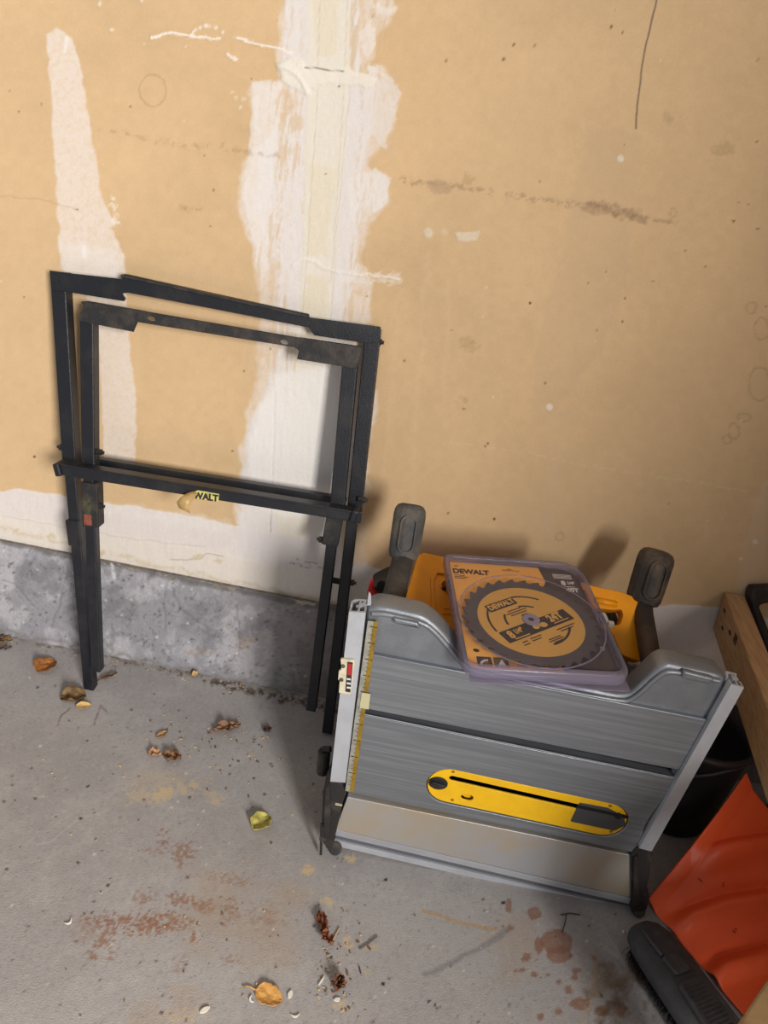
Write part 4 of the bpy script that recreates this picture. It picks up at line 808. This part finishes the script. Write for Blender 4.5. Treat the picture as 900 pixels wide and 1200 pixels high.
# ------------------------------------------------------------------ leaves and litter
def leaf_mat(c, c2): return mat('leaf %s' % (c,), c, .6, 0, c2, 60, .8, .5, 250)
def leaf(px, py, lx, wx, ang, c, c2, label, curl=.3, seed=1, stem=0., point=1., z=.0015, crumple=.0, name='dry_leaf', cat='leaf', group=None, jag=.06):
    """lx, wx: length and width in metres; ang in degrees on the floor"""
    r = random.Random(seed); o = at(px, py, 2, .003); nu, nv = 14, 8; V = []; F = []
    ns = [r.uniform(0, 6.28) for _ in range(6)]
    for i in range(nu+1):
        u = i/nu; prof = (math.sin(pi*u**.85)**(.75*point) if 0 < u < 1 else 0)
        for j in range(-nv, nv+1):
            v = j/nv; e = 1+jag*math.sin(13*u+ns[0]+(2 if v > 0 else 0))+jag*math.sin(29*u+ns[1])
            x = (u-.5)*lx; y = v*prof*wx/2*e; h = curl*wx*(v*v*prof*.7)+curl*.35*lx*((u-.5)**2)*1.2
            h += (math.sin(u*17+ns[2])*math.sin(v*5+ns[3])+math.sin(u*9+v*7+ns[4]))*crumple*wx
            h += .0012*(1-min(1, abs(v)*9))
            h += .0006*abs(math.sin((u*9+abs(v)*2.2)*pi))*(abs(v) > .1)
            V.append([x, y, h])
    zm = min(v[2] for v in V)
    for i in range(nu):
        for j in range(2*nv): a = i*(2*nv+1)+j; F.append((a, a+1, a+2*nv+2, a+2*nv+1))
    for v in V: v[2] -= zm
    if stem:
        k = len(V); pts = [(-lx/2+.002, 0, V[nv][2]), (-lx/2-stem*.5, .001*r.uniform(-3, 3), .002), (-lx/2-stem, .0015*r.uniform(-3, 3), .0015)]
        for q, p in enumerate(pts):
            for dx, dz in ((0, .0007), (.0007, -.0005), (-.0007, -.0005)): V.append([p[0], p[1]+dx, max(p[2]+dz, 0)])
        for q in range(2):
            for t in range(3): a = k+q*3+t; b = k+q*3+(t+1) % 3; F.append((a, b, b+3, a+3))
    me = bpy.data.meshes.new(name); me.from_pydata(V, [], F)
    ob = put(name, me, None, leaf_mat(c, c2), 0, True); ob.location = (o.x, o.y, z); ob.rotation_euler = (0, 0, math.radians(ang))
    md = ob.modifiers.new('solid', 'SOLIDIFY'); md.thickness = .0005; md.offset = 1
    tag(ob, label, cat, group); return ob
leaf(54, 781, .046, .046, 70, (176, 112, 48), (120, 72, 34), 'round orange-brown dry leaf on the floor left of the stand', .35, 1, .0, .7, crumple=.03)
leaf(86, 819, .048, .042, 25, (128, 98, 56), (84, 62, 38), 'olive-brown curled leaf by the front foot of the stand', .55, 2, 0, .8, crumple=.05)
leaf(98, 828, .030, .020, 20, (232, 196, 128), (206, 164, 96), 'small pale yellow leaf tucked against the olive-brown leaf', .3, 3, 0, 1., z=.004)
leaf(190, 861, .027, .012, 55, (182, 140, 88), (120, 86, 54), 'small tan leaf with a dark stem tip in mid floor', .5, 4, .0, 1.2, crumple=.06)
leaf(181, 884, .026, .018, 10, (196, 152, 112), (150, 108, 76), 'pale half of a crumpled leaf below the small tan leaf', .5, 5, 0, 1, crumple=.12, jag=.2)
leaf(202, 889, .032, .024, 10, (140, 100, 68), (92, 62, 42), 'brown crumpled leaf touching the pale crumpled leaf', .5, 6, 0, .8, crumple=.14, jag=.25)
leaf(266, 854, .055, .024, 32, (150, 108, 78), (96, 64, 44), 'largest torn brown leaf on the floor in front of the footing', .5, 7, .012, .9, crumple=.12, jag=.25)
leaf(313, 856, .018, .014, 40, (90, 62, 44), (60, 42, 32), 'tiny dark leaf scrap right of the torn brown leaf', .5, 8, 0, .9, crumple=.15, jag=.3)
leaf(306, 965, .040, .036, 60, (196, 184, 96), (150, 142, 66), 'yellow-green folded leaf alone on the floor left of the saw', .5, 9, 0, .75, crumple=.04)
leaf(315, 1167, .042, .030, -12, (222, 170, 92), (190, 130, 62), 'golden leaf with a curved stem at the bottom of the floor', .22, 10, .018, .75, crumple=.02)
leaf(377, 1084, .040, .016, -65, (124, 72, 46), (80, 46, 32), 'dark red-brown twisted leaf below the left corner of the saw', .8, 11, 0, 1, crumple=.15, jag=.2)
leaf(383, 1102, .024, .014, -35, (150, 92, 60), (96, 58, 38), 'smaller red-brown leaf piece under the twisted leaf', .8, 12, 0, .8, crumple=.2, jag=.3)
leaf(396, 1154, .022, .018, 80, (124, 78, 54), (86, 54, 38), 'red-brown leaf shred near the bottom edge of the picture', .6, 13, 0, .8, crumple=.2, jag=.35)
leaf(84, 757, .026, .010, 0, (150, 106, 66), (110, 74, 46), 'flat brown leaf scrap against the footing left of the stand', .3, 14, 0, 1, crumple=.08, jag=.2)
leaf(128, 793, .036, .008, 50, (104, 76, 54), (74, 52, 38), 'thin shrivelled brown leaf just right of the stand foot', .9, 15, .008, 1.2, crumple=.15, jag=.3)
# leaf propped on the footing
lf = leaf(231, 786, .012, .014, 0, (206, 172, 118), (160, 122, 80), 'small tan leaf propped upright against the concrete footing', .4, 16, 0, .6, crumple=.06); lf.rotation_euler = (math.radians(75), 0, 0); lf.location.z = .009; lf.location.y = -.024
# pale wood chips
def chip(px, py, L_, W_, ang, label, arcd=.5, c=(236, 230, 216)):
    o = at(px, py, 2, .001); V = []; F = []; n_ = 8; L_ *= .75; W_ *= .75
    for i in range(n_+1):
        a = (i/n_-.5)*arcd*3; x = math.sin(a)*L_/max(arcd*3, .2)*1.2; y = (1-math.cos(a))*L_*.6; w_ = W_/2*math.sin(pi*(i+.6)/(n_+1.2))
        V += [(x, y-w_, .0004), (x, y+w_, .0004), (x, y+w_, .0022), (x, y-w_, .0022)]
    for i in range(n_):
        for j in range(4): a = i*4+j; b = i*4+(j+1) % 4; F.append((a, b, b+4, a+4))
    F += [(3, 2, 1, 0), (n_*4, n_*4+1, n_*4+2, n_*4+3)]
    me = bpy.data.meshes.new('wood_chip'); me.from_pydata(V, [], F); ob = put('wood_chip', me, None, mat('pale chip %s' % (c,), c, .6), 0, False); ob.location = (o.x, o.y, .0008); ob.rotation_euler = (0, 0, math.radians(ang))
    tag(ob, label, 'wood chip', 'pale chips on the floor')
chip(82, 1082, .016, .004, 60, 'curled white chip alone at the left on bare floor', .9)
chip(240, 1184, .016, .009, 40, 'flat white chip left of the golden leaf', .1)
chip(293, 1172, .014, .004, -60, 'curved white chip at the stem of the golden leaf', .8)
chip(340, 1166, .013, .009, 80, 'cream chip just right of the golden leaf', .15)
chip(346, 1192, .017, .003, 15, 'thin curled white chip below and right of the golden leaf', .7)
chip(377, 1150, .018, .004, 65, 'white sliver left of the leaf shred near the bottom', .3)
chip(395, 1172, .011, .007, 20, 'rounded white chip under the leaf shred near the bottom', .2)
chip(792-62, 1092, .006, .004, 80, 'small white chip between saw corner and broom head', .3)
def twig(pts, r, label, c=(72, 56, 44), z=.002):
    mb = MB(); mb.tube([at(x, y, 2, z) for x, y in pts], r, 6)
    tag(mb.build('twig', mat('twig %s' % (c,), c, .8), None), label, 'twig', 'twigs on the floor')
twig([(421, 1112), (431, 1106), (442, 1097)], .0010, 'straight grey twig on the floor below the saw extension', (96, 84, 76))
twig([(398, 1087), (393, 1096), (388, 1106)], .0010, 'pale twig lying beside the twisted red-brown leaf', (190, 170, 136))
twig([(659, 1093), (662, 1082), (664, 1072)], .0009, 'dark twig upright in the picture beside brown spots')
twig([(657, 1072), (668, 1070), (680, 1072)], .0009, 'dark twig crossing the top of another twig near the saw')
twig([(423, 1141), (421, 1132)], .0008, 'short dark twig standing apart below the grey twig')
# crumbs nobody could count
rs = random.Random(11); mb = MB()
for i in range(420):
    k_ = rs.random()
    if k_ < .35: x, y = rs.uniform(0, 380), 0; y = 742+x*.205+abs(rs.gauss(0, 7))
    elif k_ < .55: x, y = rs.gauss(262, 40), rs.gauss(872, 17)
    elif k_ < .7: x, y = rs.gauss(395, 14), rs.gauss(1130, 36)
    else: x, y = rs.uniform(0, 740), rs.uniform(800, 1195)
    p = at(x, y, 2, 0)
    if p.y > -.02 or (p.y > -.44 and 0 < p.x < .6): continue
    s_ = rs.uniform(.0004, .0014); a_ = rs.uniform(0, 6.3); X = Vector((math.cos(a_), math.sin(a_), 0))*s_*rs.uniform(1, 2.2); Y = Vector((-math.sin(a_), math.cos(a_), 0))*s_
    mb.box(p+Vector((0, 0, s_*.6+.0004)), X, Y, (0, 0, s_*.6))
ob = mb.build('floor_crumbs', mat('crumbs', (120, 90, 64), .8, 0, (214, 190, 150), 40, .9, thr=(.48, .52))); tag(ob, 'scattered crumbs of dry leaf and sawdust over the concrete floor', 'debris'); ob['kind'] = 'stuff'
# drift of dirt and needles at the far left of the footing
mb = MB()
for i in range(60):
    p = at(rs.uniform(-12, 14), rs.uniform(735, 760), 2, .003); 
    if p.y > -.02: p.y = -.02-rs.random()*.01
    a_ = rs.gauss(.9, .4); d = Vector((math.cos(a_), math.sin(a_), rs.uniform(-.1, .25)))*rs.uniform(.006, .016); mb.tube([p-d*.5, p+d*.5], rs.uniform(.0006, .0016), 5)
for v in range(len(mb.v)):
    if mb.v[v][2] < .001: mb.v[v] = (mb.v[v][0], mb.v[v][1], .001)
ob = mb.build('needle_drift', mat('dark needles', (66, 50, 38), .8, 0, (176, 138, 88), 60, .8)); tag(ob, 'small drift of dark needles and bark at the left end of the footing', 'debris'); ob['kind'] = 'stuff'

# ------------------------------------------------------------------ daylight from the open garage door behind and to the right
W = bpy.data.worlds.new('sky'); sc.world = W; W.use_nodes = True; bg = W.node_tree.nodes['Background']; bg.inputs[0].default_value = (.93, .96, 1, 1); bg.inputs[1].default_value = .31
def area(name, loc, target, sx, sy, e, col=(1, 1, 1)):
    l = bpy.data.lights.new(name, 'AREA'); l.shape = 'RECTANGLE'; l.size = sx; l.size_y = sy; l.energy = e; l.color = col
    o = bpy.data.objects.new(name, l); COL.objects.link(o); o.location = loc; o.rotation_euler = (Vector(target)-Vector(loc)).to_track_quat('-Z', 'Y').to_euler(); return o
area('door_daylight', (1.7, -3.3, 1.7), (-.1, 0, .6), 1.0, .95, 212, (1, .97, .93))
vs_ = sc.view_settings; vs_.view_transform = 'Standard'; vs_.look = 'None'; vs_.gamma = 1; vs_.use_curve_mapping = False; vs_.exposure = .08
